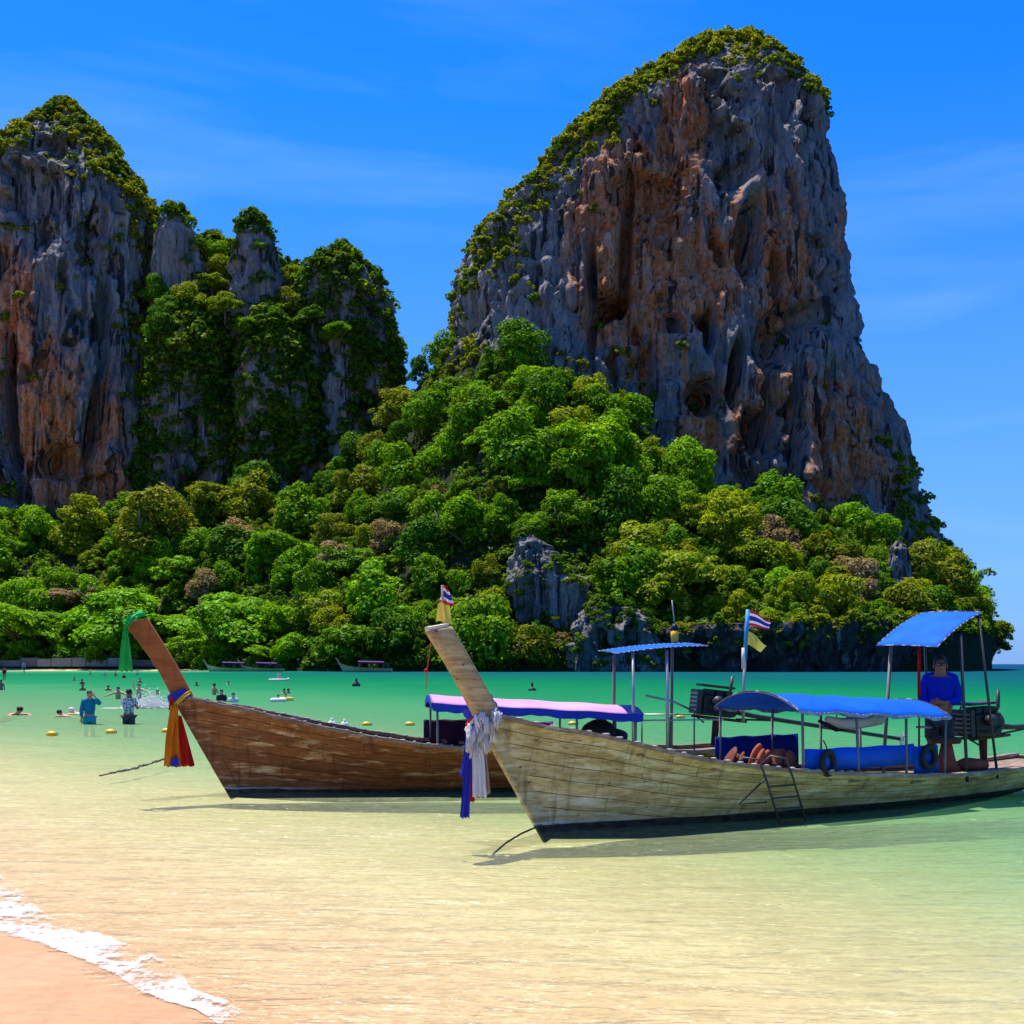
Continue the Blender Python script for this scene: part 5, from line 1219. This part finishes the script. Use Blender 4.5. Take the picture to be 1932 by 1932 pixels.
for px, py, lab in ((626, 1368, 'left one of two white floats behind the brown boat\'s rail'), (650, 1370, 'right one of two white floats behind the brown boat\'s rail'), (672, 1292, 'small dark marker float far out behind the brown boat'), (1004, 1300, 'dark floating board far out above the pink canopy')):
    D = HC * FP / (py + 3 - 1253); b_ = empty('float', P(px, py + 3, D), 0, lab, 'float'); mt = M_WHITE if py > 1350 else M_GREY; s_ = D / 36
    mb = MB(); mb.ball((0, 0, .06), .13 * s_, (1, .8, 1.0 if px < 700 else .5), 12, 8); mb.build('float_body', mt, b_, True)
    mb = MB(); mb.tube([(0, 0, .12 * s_), (0, 0, .26 * s_)], .035 * s_, 8); mb.build('handle', mt, b_, True)

# ------------------------------------------------------------------ people
def skin_body(name, joints, bones, mat, parent, sub=2):
    """joints: {name: ((x,y,z), (rx, ry))}; one continuous surface grown round the bones"""
    names = list(joints); me = bpy.data.meshes.new(name + '_skeleton')
    me.from_pydata([joints[k][0] for k in names], [(names.index(a), names.index(b)) for a, b in bones], [])
    o = bpy.data.objects.new(name + '_skeleton', me); COL.objects.link(o)
    o.modifiers.new('skin', 'SKIN'); sv = me.skin_vertices[0].data
    for k, n_ in enumerate(names):
        r_ = joints[n_][1]; sv[k].radius = r_ if isinstance(r_, tuple) else (r_, r_); sv[k].use_root = (k == 0)
    md = o.modifiers.new('sub', 'SUBSURF'); md.levels = sub; md.render_levels = sub
    dg = bpy.context.evaluated_depsgraph_get(); me2 = bpy.data.meshes.new_from_object(o.evaluated_get(dg))
    bpy.data.objects.remove(o); bpy.data.meshes.remove(me); me2.name = name; me2.materials.clear()
    return mesh_obj(name, me2, mat, parent, True)

def pose_std(h=1.7, arms='down', lean=0.0):
    """standing joints, feet at z=0, facing -y (towards the camera); x to the person's left = +x in view"""
    k = h / 1.72; J = {}
    def j(n, x, y, z, r): J[n] = ((x * k, y * k - lean * z * k, z * k), tuple(q * k for q in r) if isinstance(r, tuple) else r * k)
    j('pelvis', 0, 0, .94, (.155, .11)); j('waist', 0, 0, 1.08, (.135, .10)); j('chest', 0, 0, 1.28, (.165, .115)); j('top', 0, 0, 1.42, (.12, .085)); j('neck', 0, -.012, 1.465, .066)
    j('jaw', 0, -.035, 1.515, (.068, .078)); j('head', 0, -.03, 1.59, (.080, .10)); j('crown', 0, -.02, 1.675, (.062, .07))
    for s_, n in ((-1, 'r'), (1, 'l')):
        j('hip' + n, .09 * s_, 0, .86, .09); j('knee' + n, .10 * s_, -.015, .48, .06); j('calf' + n, .10 * s_, .015, .34, .057); j('ankle' + n, .10 * s_, .01, .09, .038); j('toe' + n, .115 * s_, -.13, .035, (.04, .03))
        j('sho' + n, .17 * s_, 0, 1.405, .062)
        a = arms if isinstance(arms, str) else arms[0 if s_ < 0 else 1]
        if a == 'down': j('elb' + n, .23 * s_, .01, 1.12, .043); j('wri' + n, .24 * s_, -.06, .88, .03); j('palm' + n, .24 * s_, -.08, .81, (.04, .022))
        elif a == 'face': j('elb' + n, .27 * s_, -.20, 1.30, .043); j('wri' + n, .13 * s_, -.20, 1.52, .03); j('palm' + n, .08 * s_, -.17, 1.58, (.04, .022))
        elif a == 'belly': j('elb' + n, .24 * s_, -.02, 1.12, .045); j('wri' + n, .04 * s_, -.20, 1.06 + .03 * s_, .032); j('palm' + n, -.05 * s_, -.20, 1.07 + .03 * s_, (.04, .025))
        elif a == 'front': j('elb' + n, .22 * s_, -.10, 1.13, .043); j('wri' + n, .14 * s_, -.30, 1.15, .03); j('palm' + n, .12 * s_, -.37, 1.17, (.04, .022))
        elif a == 'out': j('elb' + n, .42 * s_, -.03, 1.30, .043); j('wri' + n, .62 * s_, -.10, 1.22, .03); j('palm' + n, .70 * s_, -.12, 1.20, (.04, .022))
        elif a == 'up': j('elb' + n, .28 * s_, -.05, 1.62, .043); j('wri' + n, .24 * s_, -.08, 1.88, .03); j('palm' + n, .23 * s_, -.08, 1.96, (.04, .022))
    B = [('pelvis', 'waist'), ('waist', 'chest'), ('chest', 'top'), ('top', 'neck'), ('neck', 'jaw'), ('jaw', 'head'), ('head', 'crown')]
    for n in 'rl': B += [('pelvis', 'hip' + n), ('hip' + n, 'knee' + n), ('knee' + n, 'calf' + n), ('calf' + n, 'ankle' + n), ('ankle' + n, 'toe' + n), ('top', 'sho' + n), ('sho' + n, 'elb' + n), ('elb' + n, 'wri' + n), ('wri' + n, 'palm' + n)]
    return J, B, k

def fingers(J, B, k, n, s_):
    """five finger chains from the palm, curled a little"""
    p_ = Vector(J['palm' + n][0]); w_ = Vector(J['wri' + n][0]); d = (p_ - w_).normalized(); side = d.cross(Vector((0.2, 1, 0.1))).normalized(); cu = d.cross(side)
    for i, (o_, l, r_) in enumerate(((-.028, .062, .0085), (-.009, .074, .009), (.010, .070, .009), (.028, .055, .008))):
        a = p_ + d * .03 * k + side * o_ * k; J['f%s%d' % (n, i)] = (tuple(a), .0095 * k); J['g%s%d' % (n, i)] = (tuple(a + d * l * .55 * k + cu * .010 * k), r_ * k); J['h%s%d' % (n, i)] = (tuple(a + d * l * .9 * k + cu * .03 * k), r_ * .85 * k)
        B += [('palm' + n, 'f%s%d' % (n, i)), ('f%s%d' % (n, i), 'g%s%d' % (n, i)), ('g%s%d' % (n, i), 'h%s%d' % (n, i))]
    a = p_ - side * .038 * k - d * .01 * k; J['t' + n] = (tuple(a), .011 * k); J['u' + n] = (tuple(a - side * .02 * k + d * .04 * k), .009 * k); B += [('palm' + n, 't' + n), ('t' + n, 'u' + n)]

def person(loc, rz, label, h=1.7, arms='down', skin=None, hair=None, shirt=None, shorts=None, lean=0.0, detail=1, group='bathers in the shallows', sleeves=True, glasses=False, longhair=False):
    J, B, k = pose_std(h, arms, lean); skin = skin or M_SKIN
    p_ = empty('person', loc, rz, label, 'person', group)
    core = {n: v_ for n, v_ in J.items()}; bones = list(B)
    if detail > 1:
        for n, s_ in (('r', -1), ('l', 1)): fingers(core, bones, k, n, s_)
    skin_body('body', core, bones, skin, p_, 2 if detail > 1 else 1)
    hd = Vector(J['head'][0])
    mb = MB(); mb.ball(hd + Vector((0, .022 * k, .042 * k)), .100 * k, (.87, 1.0, .90), 14, 10)
    mb.v = [tuple(Vector(q)) for q in mb.v]
    keep = [q for q in range(len(mb.v))]
    V = np.array(mb.v); low = hd.z - .02 * k if not longhair else hd.z - .2 * k
    fr = (V[:, 1] < hd.y - .055 * k) & (V[:, 2] < hd.z + .05 * k); V[fr, 1] = hd.y - .03 * k
    V[:, 2] = np.maximum(V[:, 2], hd.z - (.05 * k if not longhair else .12 * k)); mb.v = [tuple(q) for q in V]
    mb.build('hair', hair or M_HAIR, p_, True)
    if detail > 1:
        hx_, hy_, hz_ = hd
        mb = MB(); mb.ball((hx_, hy_ - .1 * k, hz_ - .025 * k), .018 * k, (.75, 1, 1.5), 8, 6); mb.build('nose', skin, p_, True)
        for s_ in (-1, 1): mb = MB(); mb.ball((hx_ + s_ * .083 * k, hy_, hz_ - .02 * k), .026 * k, (.4, .8, 1.2), 8, 6); mb.build('ear', skin, p_, True)
        mb = MB(); mb.box((hx_, hy_ - .093 * k, hz_ - .068 * k), (.045 * k, .012 * k, .010 * k)); mb.build('mouth', M_TERRA, p_)
        if glasses:
            gl_ = empty('sunglasses', (0, 0, 0)); gl_.parent = p_
            for s_ in (-1, 1): mb = MB(); mb.ball((hx_ + s_ * .036 * k, hy_ - .095 * k, hz_ + .012 * k), .034 * k, (1, .3, .75), 10, 7); mb.build('lens', M_LENS, gl_, True)
            mb = MB(); mb.tube([(hx_ - .085 * k, hy_ + .02 * k, hz_ + .02 * k), (hx_ - .08 * k, hy_ - .08 * k, hz_ + .025 * k), (hx_, hy_ - .108 * k, hz_ + .02 * k), (hx_ + .08 * k, hy_ - .08 * k, hz_ + .025 * k), (hx_ + .085 * k, hy_ + .02 * k, hz_ + .02 * k)], .007 * k, 6); mb.build('frame', M_BLACK, gl_)
        else:
            for s_ in (-1, 1): mb = MB(); mb.ball((hx_ + s_ * .034 * k, hy_ - .088 * k, hz_ + .008 * k), .013 * k, (1, .5, .7), 8, 6); mb.build('eye', M_BLACK, p_, True)
    def shell(name, keys, bones_, mat, grow):
        jj = {n: (J[n][0], tuple(q + grow * k for q in J[n][1]) if isinstance(J[n][1], tuple) else J[n][1] + grow * k) for n in keys}
        skin_body(name, jj, bones_, mat, p_, 2 if detail > 1 else 1)
    if shirt:
        J['collar'] = ((0, -.002 * k, 1.455 * k), .062 * k); keys = ['chest', 'waist', 'pelvis', 'top', 'shor', 'shol', 'collar']; bb = [('pelvis', 'waist'), ('waist', 'chest'), ('chest', 'top'), ('top', 'shor'), ('top', 'shol'), ('top', 'collar')]
        if sleeves:
            for n in 'rl':
                a, b = Vector(J['sho' + n][0]), Vector(J['elb' + n][0]); J['slv' + n] = (tuple(a.lerp(b, .8 if sleeves != 'long' else 1.0)), .055 * k); keys.append('slv' + n); bb.append(('sho' + n, 'slv' + n))
                if sleeves == 'long':
                    c = Vector(J['wri' + n][0]); J['cuf' + n] = (tuple(b.lerp(c, .85)), .035 * k); keys.append('cuf' + n); bb.append(('slv' + n, 'cuf' + n))
        shell('shirt', keys, bb, shirt, .018)
    if shorts:
        for n in 'rl': J['leg' + n] = (tuple(Vector(J['hip' + n][0]).lerp(Vector(J['knee' + n][0]), .75)), .085 * k)
        shell('shorts', ['pelvis', 'hipr', 'hipl', 'legr', 'legl'], [('pelvis', 'hipr'), ('pelvis', 'hipl'), ('hipr', 'legr'), ('hipl', 'legl')], shorts, .022)
    return p_
M_LENS = plain('mirror_lens', (0.03, 0.035, 0.06), 0.12, 0.8, scale=5, var=0.05)
def sea_pt(px, py): return P(px, py, HC * FP / (py - 1253))
def bed_at(q): return float(bed_z(np.array([q.x]), np.array([q.y]))[0])
def bather(px, py, top, lab, **kw):
    """py where the body meets the water, top of the head at top; stands so deep that the head comes out right"""
    q = sea_pt(px, py); h = kw.get('h', 1.68); z = HC - (top - 1253) / FP * q.y; q.z = z - h
    rz = kw.pop('rz', 0.0); return person(q, rz, lab, **kw)
# boatman
q = w1(6.45, .16, 0); q.z = 1.90 - 1.72
person(q, -0.25, 'boatman in a blue long-sleeved shirt and sunglasses under the pale boat\'s stern roof', 1.74, ('belly', 'belly'), M_SKIN3, M_HAIR, M_SHIRTBLUE, M_GREY, 0.06, 2, None, 'long', True)
bather(169, 1366, 1302, 'man in teal shirt and aqua shorts holding a hand to his face in the shallows', h=1.72, arms=('down', 'face'), shirt=M_TEAL, shorts=M_AQUA, detail=2, rz=0.5, sleeves='long')
bather(243, 1366, 1299, 'man in printed shirt and grey shorts seen from behind beside the splash', h=1.74, arms=('front', 'front'), shirt=M_PRINT, shorts=M_GREY, detail=2, rz=2.9, skin=M_SKIN3)
def swimmer(px, py, lab, D=None, rz=0.0, skin=None, shirt=None, s=1.0, hair=None, cap=None):
    """someone lying in the water: head, shoulders and reaching arms above it"""
    q = sea_pt(px, py); p_ = empty('person', q, rz, lab, 'person', 'bathers in the shallows'); p_.scale = (s,) * 3
    J = {'chest': ((0, 0, -.02), (.17, .12)), 'waist': ((.42, .1, -.16), (.14, .11)), 'hips': ((.68, .15, -.2), (.15, .11)), 'neck': ((-.2, 0, .08), .06), 'head': ((-.3, 0, .15), (.085, .095)), 'crown': ((-.34, 0, .2), .07),
         'shor': ((-.05, -.16, .0), .065), 'elbr': ((-.32, -.28, .02), .045), 'wrir': ((-.55, -.2, -.03), .035), 'palmr': ((-.64, -.18, -.04), (.04, .02)), 'shol': ((-.05, .16, .0), .065), 'elbl': ((-.25, .34, -.02), .045), 'wril': ((-.45, .3, -.05), .035), 'palml': ((-.54, .28, -.06), (.04, .02)),
         'kner': ((1.05, .08, -.3), .065), 'footr': ((1.45, .1, -.34), .04), 'knel': ((1.05, .26, -.3), .065), 'footl': ((1.45, .3, -.32), .04)}
    B = [('chest', 'waist'), ('waist', 'hips'), ('chest', 'neck'), ('neck', 'head'), ('head', 'crown'), ('chest', 'shor'), ('shor', 'elbr'), ('elbr', 'wrir'), ('wrir', 'palmr'), ('chest', 'shol'), ('shol', 'elbl'), ('elbl', 'wril'), ('wril', 'palml'), ('hips', 'kner'), ('kner', 'footr'), ('hips', 'knel'), ('knel', 'footl')]
    skin_body('body', J, B, skin or M_SKIN, p_, 1)
    mb = MB(); mb.ball((-.29, 0, .19), .105, (1, .95, .85), 12, 8); mb.build('cap' if cap else 'hair', cap or hair or M_HAIR, p_, True)
    if shirt:
        jj = {n: (J[n][0], tuple(a + .02 for a in J[n][1]) if isinstance(J[n][1], tuple) else J[n][1] + .02) for n in ('chest', 'waist', 'shor', 'shol')}
        skin_body('shirt', jj, [('chest', 'waist'), ('chest', 'shor'), ('chest', 'shol')], shirt, p_, 1)
    return p_
swimmer(26, 1349, 'swimmer in a red top at the left edge of the shallows', rz=2.6, shirt=M_RED, s=1.15)
swimmer(127, 1352, 'swimmer low in the water left of the man in teal', rz=0.2, s=.9)
swimmer(150, 1348, 'child in a red vest and white cap beside the man in teal', rz=0.3, skin=M_SKIN2, shirt=M_RED, s=.95, cap=M_WHITE)
far = [(8, 1283, 1260, 'bather in red at the far left edge by the beach', dict(shirt=M_RED)), (45, 1277, 1249, 'bather in a pink top and dark shorts standing by the far beach', dict(shirt=M_PINK, shorts=M_GREY, skin=M_SKIN2)),
       (2, 1302, 1282, 'dark bather cut by the left edge', dict(skin=M_SKIN3)), (140, 1284, 1277, 'lone dark head left of the pair in the bay', {}), (155, 1291, 1281, 'upper one of two dark heads in the bay', dict(skin=M_SKIN3)), (156, 1303, 1291, 'lower one of two dark heads in the bay', dict(skin=M_SKIN3)),
       (170, 1273, 1266, 'leftmost of the row of far bathers under the green scarf', dict(skin=M_SKIN2)), (198, 1275, 1267, 'second bather in the row of far bathers', dict(skin=M_SKIN2)), (218, 1276, 1267, 'third bather in the row of far bathers', dict()), (234, 1279, 1271, 'far bather in dark red in the row under the green scarf', dict(shirt=M_RED)), (259, 1274, 1266, 'rightmost of the row of far bathers', dict(skin=M_SKIN2)),
       (204, 1303, 1293, 'bather with dark red shoulders between the row and the standing men', dict(shirt=M_TERRA)), (223, 1319, 1296, 'bather with both arms spread left of the printed shirt', dict(arms='out')), (262, 1318, 1290, 'pale bather in front of the splash with an arm up', dict(skin=M_SKIN2, arms=('up', 'out'))),
       (264, 1288, 1279, 'dark head above the splash', {}), (297, 1311, 1301, 'dark head right of the splash by the brown prow', {}), (371, 1294, 1286, 'lone dark head right of the brown prow', dict(skin=M_SKIN3)), (404, 1311, 1289, 'bare-backed bather in the group above the brown boat', dict(arms='front', rz=2.5)),
       (418, 1324, 1301, 'bather in black in the group above the brown boat', dict(shirt=M_BLACK)), (440, 1325, 1307, 'bather in pale top, rightmost of the group above the brown boat', dict(shirt=M_WHITE, skin=M_SKIN2)), (431, 1292, 1285, 'tiny far head right of the group above the brown boat', dict(skin=M_SKIN2)),
       (536, 1308, 1299, 'left one of two heads side by side far behind the brown boat', dict()), (544, 1308, 1299, 'right one of two heads side by side far behind the brown boat', dict(skin=M_SKIN3))]
for px, py, top, lab, kw in far: bather(px, py, top, lab, **kw)
st = empty('stool', w1(6.2, -.16, .26), RZ1, 'dark red stool with black legs in front of the boatman', 'stool')
mb = MB(); mb.tube([(0, 0, .50), (0, 0, .53), (0, 0, .58)], [.17, .19, .17], 16); mb.build('seat', M_RUST, st, True)
mb = MB(); mb.tube([(0, 0, .5), (0, 0, .3), (0, 0, .12)], [.07, .11, .20], 12); mb.build('pedestal', M_TERRA, st, True)
mb = MB(); mb.tube([(0, 0, .12), (0, 0, .0)], [.24, .26], 14); mb.build('base', M_BLACK, st, True)
# bathers with swim rings, and one on a white air bed
for px, py, lab, mt in ((525, 1324, 'child in a white swim ring, left of the pair', M_WHITE), (539, 1322, 'child in a yellow and white swim ring, right of the pair', M_PALEYEL)):
    bather(px, py, py - 14, lab, h=1.2); q = sea_pt(px, py); r_ = empty('swim_ring', q, 0, lab.replace('child in a ', '').replace(', left of the pair', ' round the left child').replace(', right of the pair', ' round the right child'), 'swim ring', 'swim rings in the bay')
    mb = MB(); mb.ring((0, 0, .08), .30, .10, 'z', 18, 8); mb.build('tube', mt, r_, True); mb = MB(); mb.tube([(.3, 0, .16), (.3, 0, .21)], .02, 6); mb.build('valve', M_WHITE, r_)
ab = empty('air_bed', sea_pt(526, 1284), 0, 'white air bed with a bather sitting on it far out', 'air bed')
for k in range(5): mb = MB(); mb.tube([(-1.0, -.4 + .2 * k, .08), (1.0, -.4 + .2 * k, .08)], .11, 8); mb.build('air_tube', M_WHITE, ab, True)
mb = MB(); mb.ball((1.05, 0, .18), .16, (.8, 2.6, .7), 10, 7); mb.build('pillow', M_WHITE, ab, True)
bather(526, 1284, 1268, 'bather sitting on the white air bed', h=1.3, skin=M_SKIN2)

# splash between the bathers
gq = random.Random(8); mb = MB(); c0 = sea_pt(286, 1336)
for k in range(1500):
    a = gq.gauss(0, .40); y = gq.gauss(0, .35); hz_ = abs(gq.gauss(0, .30)) * math.exp(-(a * a) * 1.2); mb.ball(c0 + Vector((a, y, hz_ + .005)), gq.uniform(.006, .028) * (1.3 if hz_ < .15 else .9), (1.3, 1, 1), 5, 4)
for k in range(60): mb.ball(c0 + Vector((gq.gauss(0, .25), gq.gauss(0, .2), .03)), gq.uniform(.04, .10), (1.3, 1, .9), 7, 5)
for k in range(260): mb.ball(c0 + Vector((gq.uniform(-1.9, .5), gq.gauss(0, .16) - .1, .004)), gq.uniform(.02, .06), (2.6, 1, .2), 6, 4)
tag(mb.build('splash', M_FOAM, None, True), kind='stuff')

# ------------------------------------------------------------------ across the bay: wall on the beach, moored boats
wl = empty('beach_wall', P(140, 1257.5, 338), 0, 'low grey panelled wall behind the far beach under the trees', 'wall'); bw = Vector(wl.location)
M_WALLS = [plain('render_grey', (0.13, 0.125, 0.12), 0.9, 0.1, scale=.6), plain('render_pale', (0.22, 0.21, 0.20), 0.9, 0.1, scale=.6), plain('render_dark', (0.10, 0.095, 0.09), 0.9, 0.1, scale=.6)]
x = -20.0; gq = random.Random(4)
while x < 385:
    wpx = gq.uniform(22, 44); a, b = rel(bw, x, 1257.5, 338), rel(bw, x + wpx - 2, 1257.5, 338); hh = gq.uniform(1.7, 2.5)
    mb = MB(); mb.box(((a.x + b.x) / 2, 0, hh / 2), (b.x - a.x, .3, hh)); mb.build('panel', M_WALLS[gq.choice((0, 0, 1, 2))], wl)
    mb = MB(); mb.box((b.x + .15, 0, hh / 2 + .1), (.28, .4, hh + .2)); mb.build('pier', M_WALLS[2], wl)
    x += wpx
HF = Hull([(-.9, 1.5), (0, 1.15), (1.5, .85), (4, .65), (8, .65)], [(-.9, .05), (0, .3), (1.5, .65), (4, .85), (8, .5)], [(-.9, -.1), (1, -.25), (6, -.25), (8, 0)])
for px, py, D, rz, lab, cm, s_ in ((397, 1261, 292, 0.05, 'small far longtail boat with a purple canopy, left one by the beach', M_PURPLE, 1.25), (462, 1261, 292, -0.05, 'small far longtail boat with a violet canopy, right one by the beach', M_PURPLE, 1.2), (650, 1264, 272, 0.0, 'far longtail boat with a purple and red canopy moored below the forest', M_PURPLE, 1.35)):
    q = P(px, py, D); q.z = 0
    b_ = longtail(q, rz, HF, W_PALE, W_POST_PALE, W_RAIL, lab, (-1.5, 2.4), int(px), detail=False, scale=s_, group='longtail boats moored on the far shore')
    canopy(b_, HF, 2.4, 6.6, .8, 1.75, 1.65, .15, cm, (2.5, 4.5, 6.5), M_POST, .3, M_RED if px > 600 else M_PLUM, lace=False, postr=.04)
    mb = MB(); mb.box((7.2, 0, 1.1), (.7, .5, .6)); mb.build('engine', M_ENGINE, b_, False, .05)

# ------------------------------------------------------------------ foam where the wave runs out
def mat_film():
    m = NM('foam_film'); p = m.pos(); n1 = m.noise(p, 22, 5, 0.65); n2 = m.noise(p, 60, 3, 0.6)
    cov = m.n('Attribute', attribute_name='cover').outputs['Fac']
    f = m.math('ADD', m.math('MULTIPLY', cov, 1.3), m.math('ADD', m.math('MULTIPLY', m.math('SUBTRACT', n1, 0.5), 1.5), m.math('MULTIPLY', m.math('SUBTRACT', n2, 0.5), 0.7)))
    f = m.ramp(f, [(0.05, 0.0), (0.35, 0.35), (1.0, 0.85)])
    d = m.n('BsdfDiffuse'); d.inputs[0].default_value = (0.66, 0.60, 0.57, 1); m.L(m.bump(n1, 0.35, 0.01), d.inputs['Normal'])
    t_ = m.n('BsdfTransparent'); x = m.n('MixShader'); m.L(f, x.inputs[0]); m.L(t_.outputs[0], x.inputs[1]); m.L(d.outputs[0], x.inputs[2])
    return m.done(x.outputs[0])
def foam():
    A = [(-511, 1497), (-282, 1583), (-70, 1622), (0, 1645), (45, 1682), (70, 1712), (130, 1742), (205, 1768), (300, 1800), (345, 1835), (360, 1866), (428, 1890), (498, 1925), (575, 1968), (640, 2040)]
    Bb = [(-593, 1502), (-400, 1594), (-70, 1735), (0, 1765), (60, 1778), (110, 1795), (165, 1818), (215, 1842), (262, 1876), (330, 1898), (368, 1906), (408, 1935), (485, 1965), (520, 2020), (600, 2080)]
    n, m = 1150, 150; tA = np.linspace(0, 1, len(A)); t = np.linspace(0, 1, n)
    def w_(pts):
        q = np.array([tuple(sea_pt(*c))[:2] for c in pts]); return np.stack([np.interp(t, tA, q[:, 0]), np.interp(t, tA, q[:, 1])], 1)
    a, b = w_(A), w_(Bb); v = np.linspace(0, 1, m)
    q = a[:, None, :] * (1 - v[None, :, None]) + b[:, None, :] * v[None, :, None]
    z = np.maximum(bed_noise(q[..., 0], q[..., 1]), 0.0); p3 = np.stack([q[..., 0].ravel(), q[..., 1].ravel(), np.zeros(n * m)], 1)
    big = fbm(p3 * np.array([1.8, 1.8, 1]), 3, 700); fine = fbm(p3 * 9, 3, 710); cell = fbm(p3 * 16, 2, 720, True); cell2 = fbm(p3 * 6, 2, 730, True)
    V = np.repeat(v[None], n, 0).ravel()
    cell3 = fbm(p3 * 30, 2, 740, True)
    dens = np.interp(V, [0, .10, .35, .7, .93, 1.0], [-.45, .02, .16, .36, .55, -.35]) + big * .75 + fine * .5 + (np.maximum(np.maximum(cell, cell2), cell3) - .45) * 0.9 + .0
    zz = z.ravel() + 0.007 + 0.004 * np.clip(dens, 0, 1)
    verts = np.stack([q[..., 0].ravel(), q[..., 1].ravel(), zz], 1)
    i = np.arange((n - 1) * m).reshape(n - 1, m)[:, :-1].ravel(); F_ = np.stack([i, i + 1, i + m + 1, i + m], 1)
    F_ = F_[dens[F_].mean(1) > -0.05]
    me = np_mesh('sea_foam', verts, F_); at = me.attributes.new('cover', 'FLOAT', 'POINT'); at.data.foreach_set('value', np.clip(dens, 0, 1).astype(np.float32))
    o = mesh_obj('sea_foam', me, mat_film(), smooth=True); tag(o, kind='stuff')
foam()
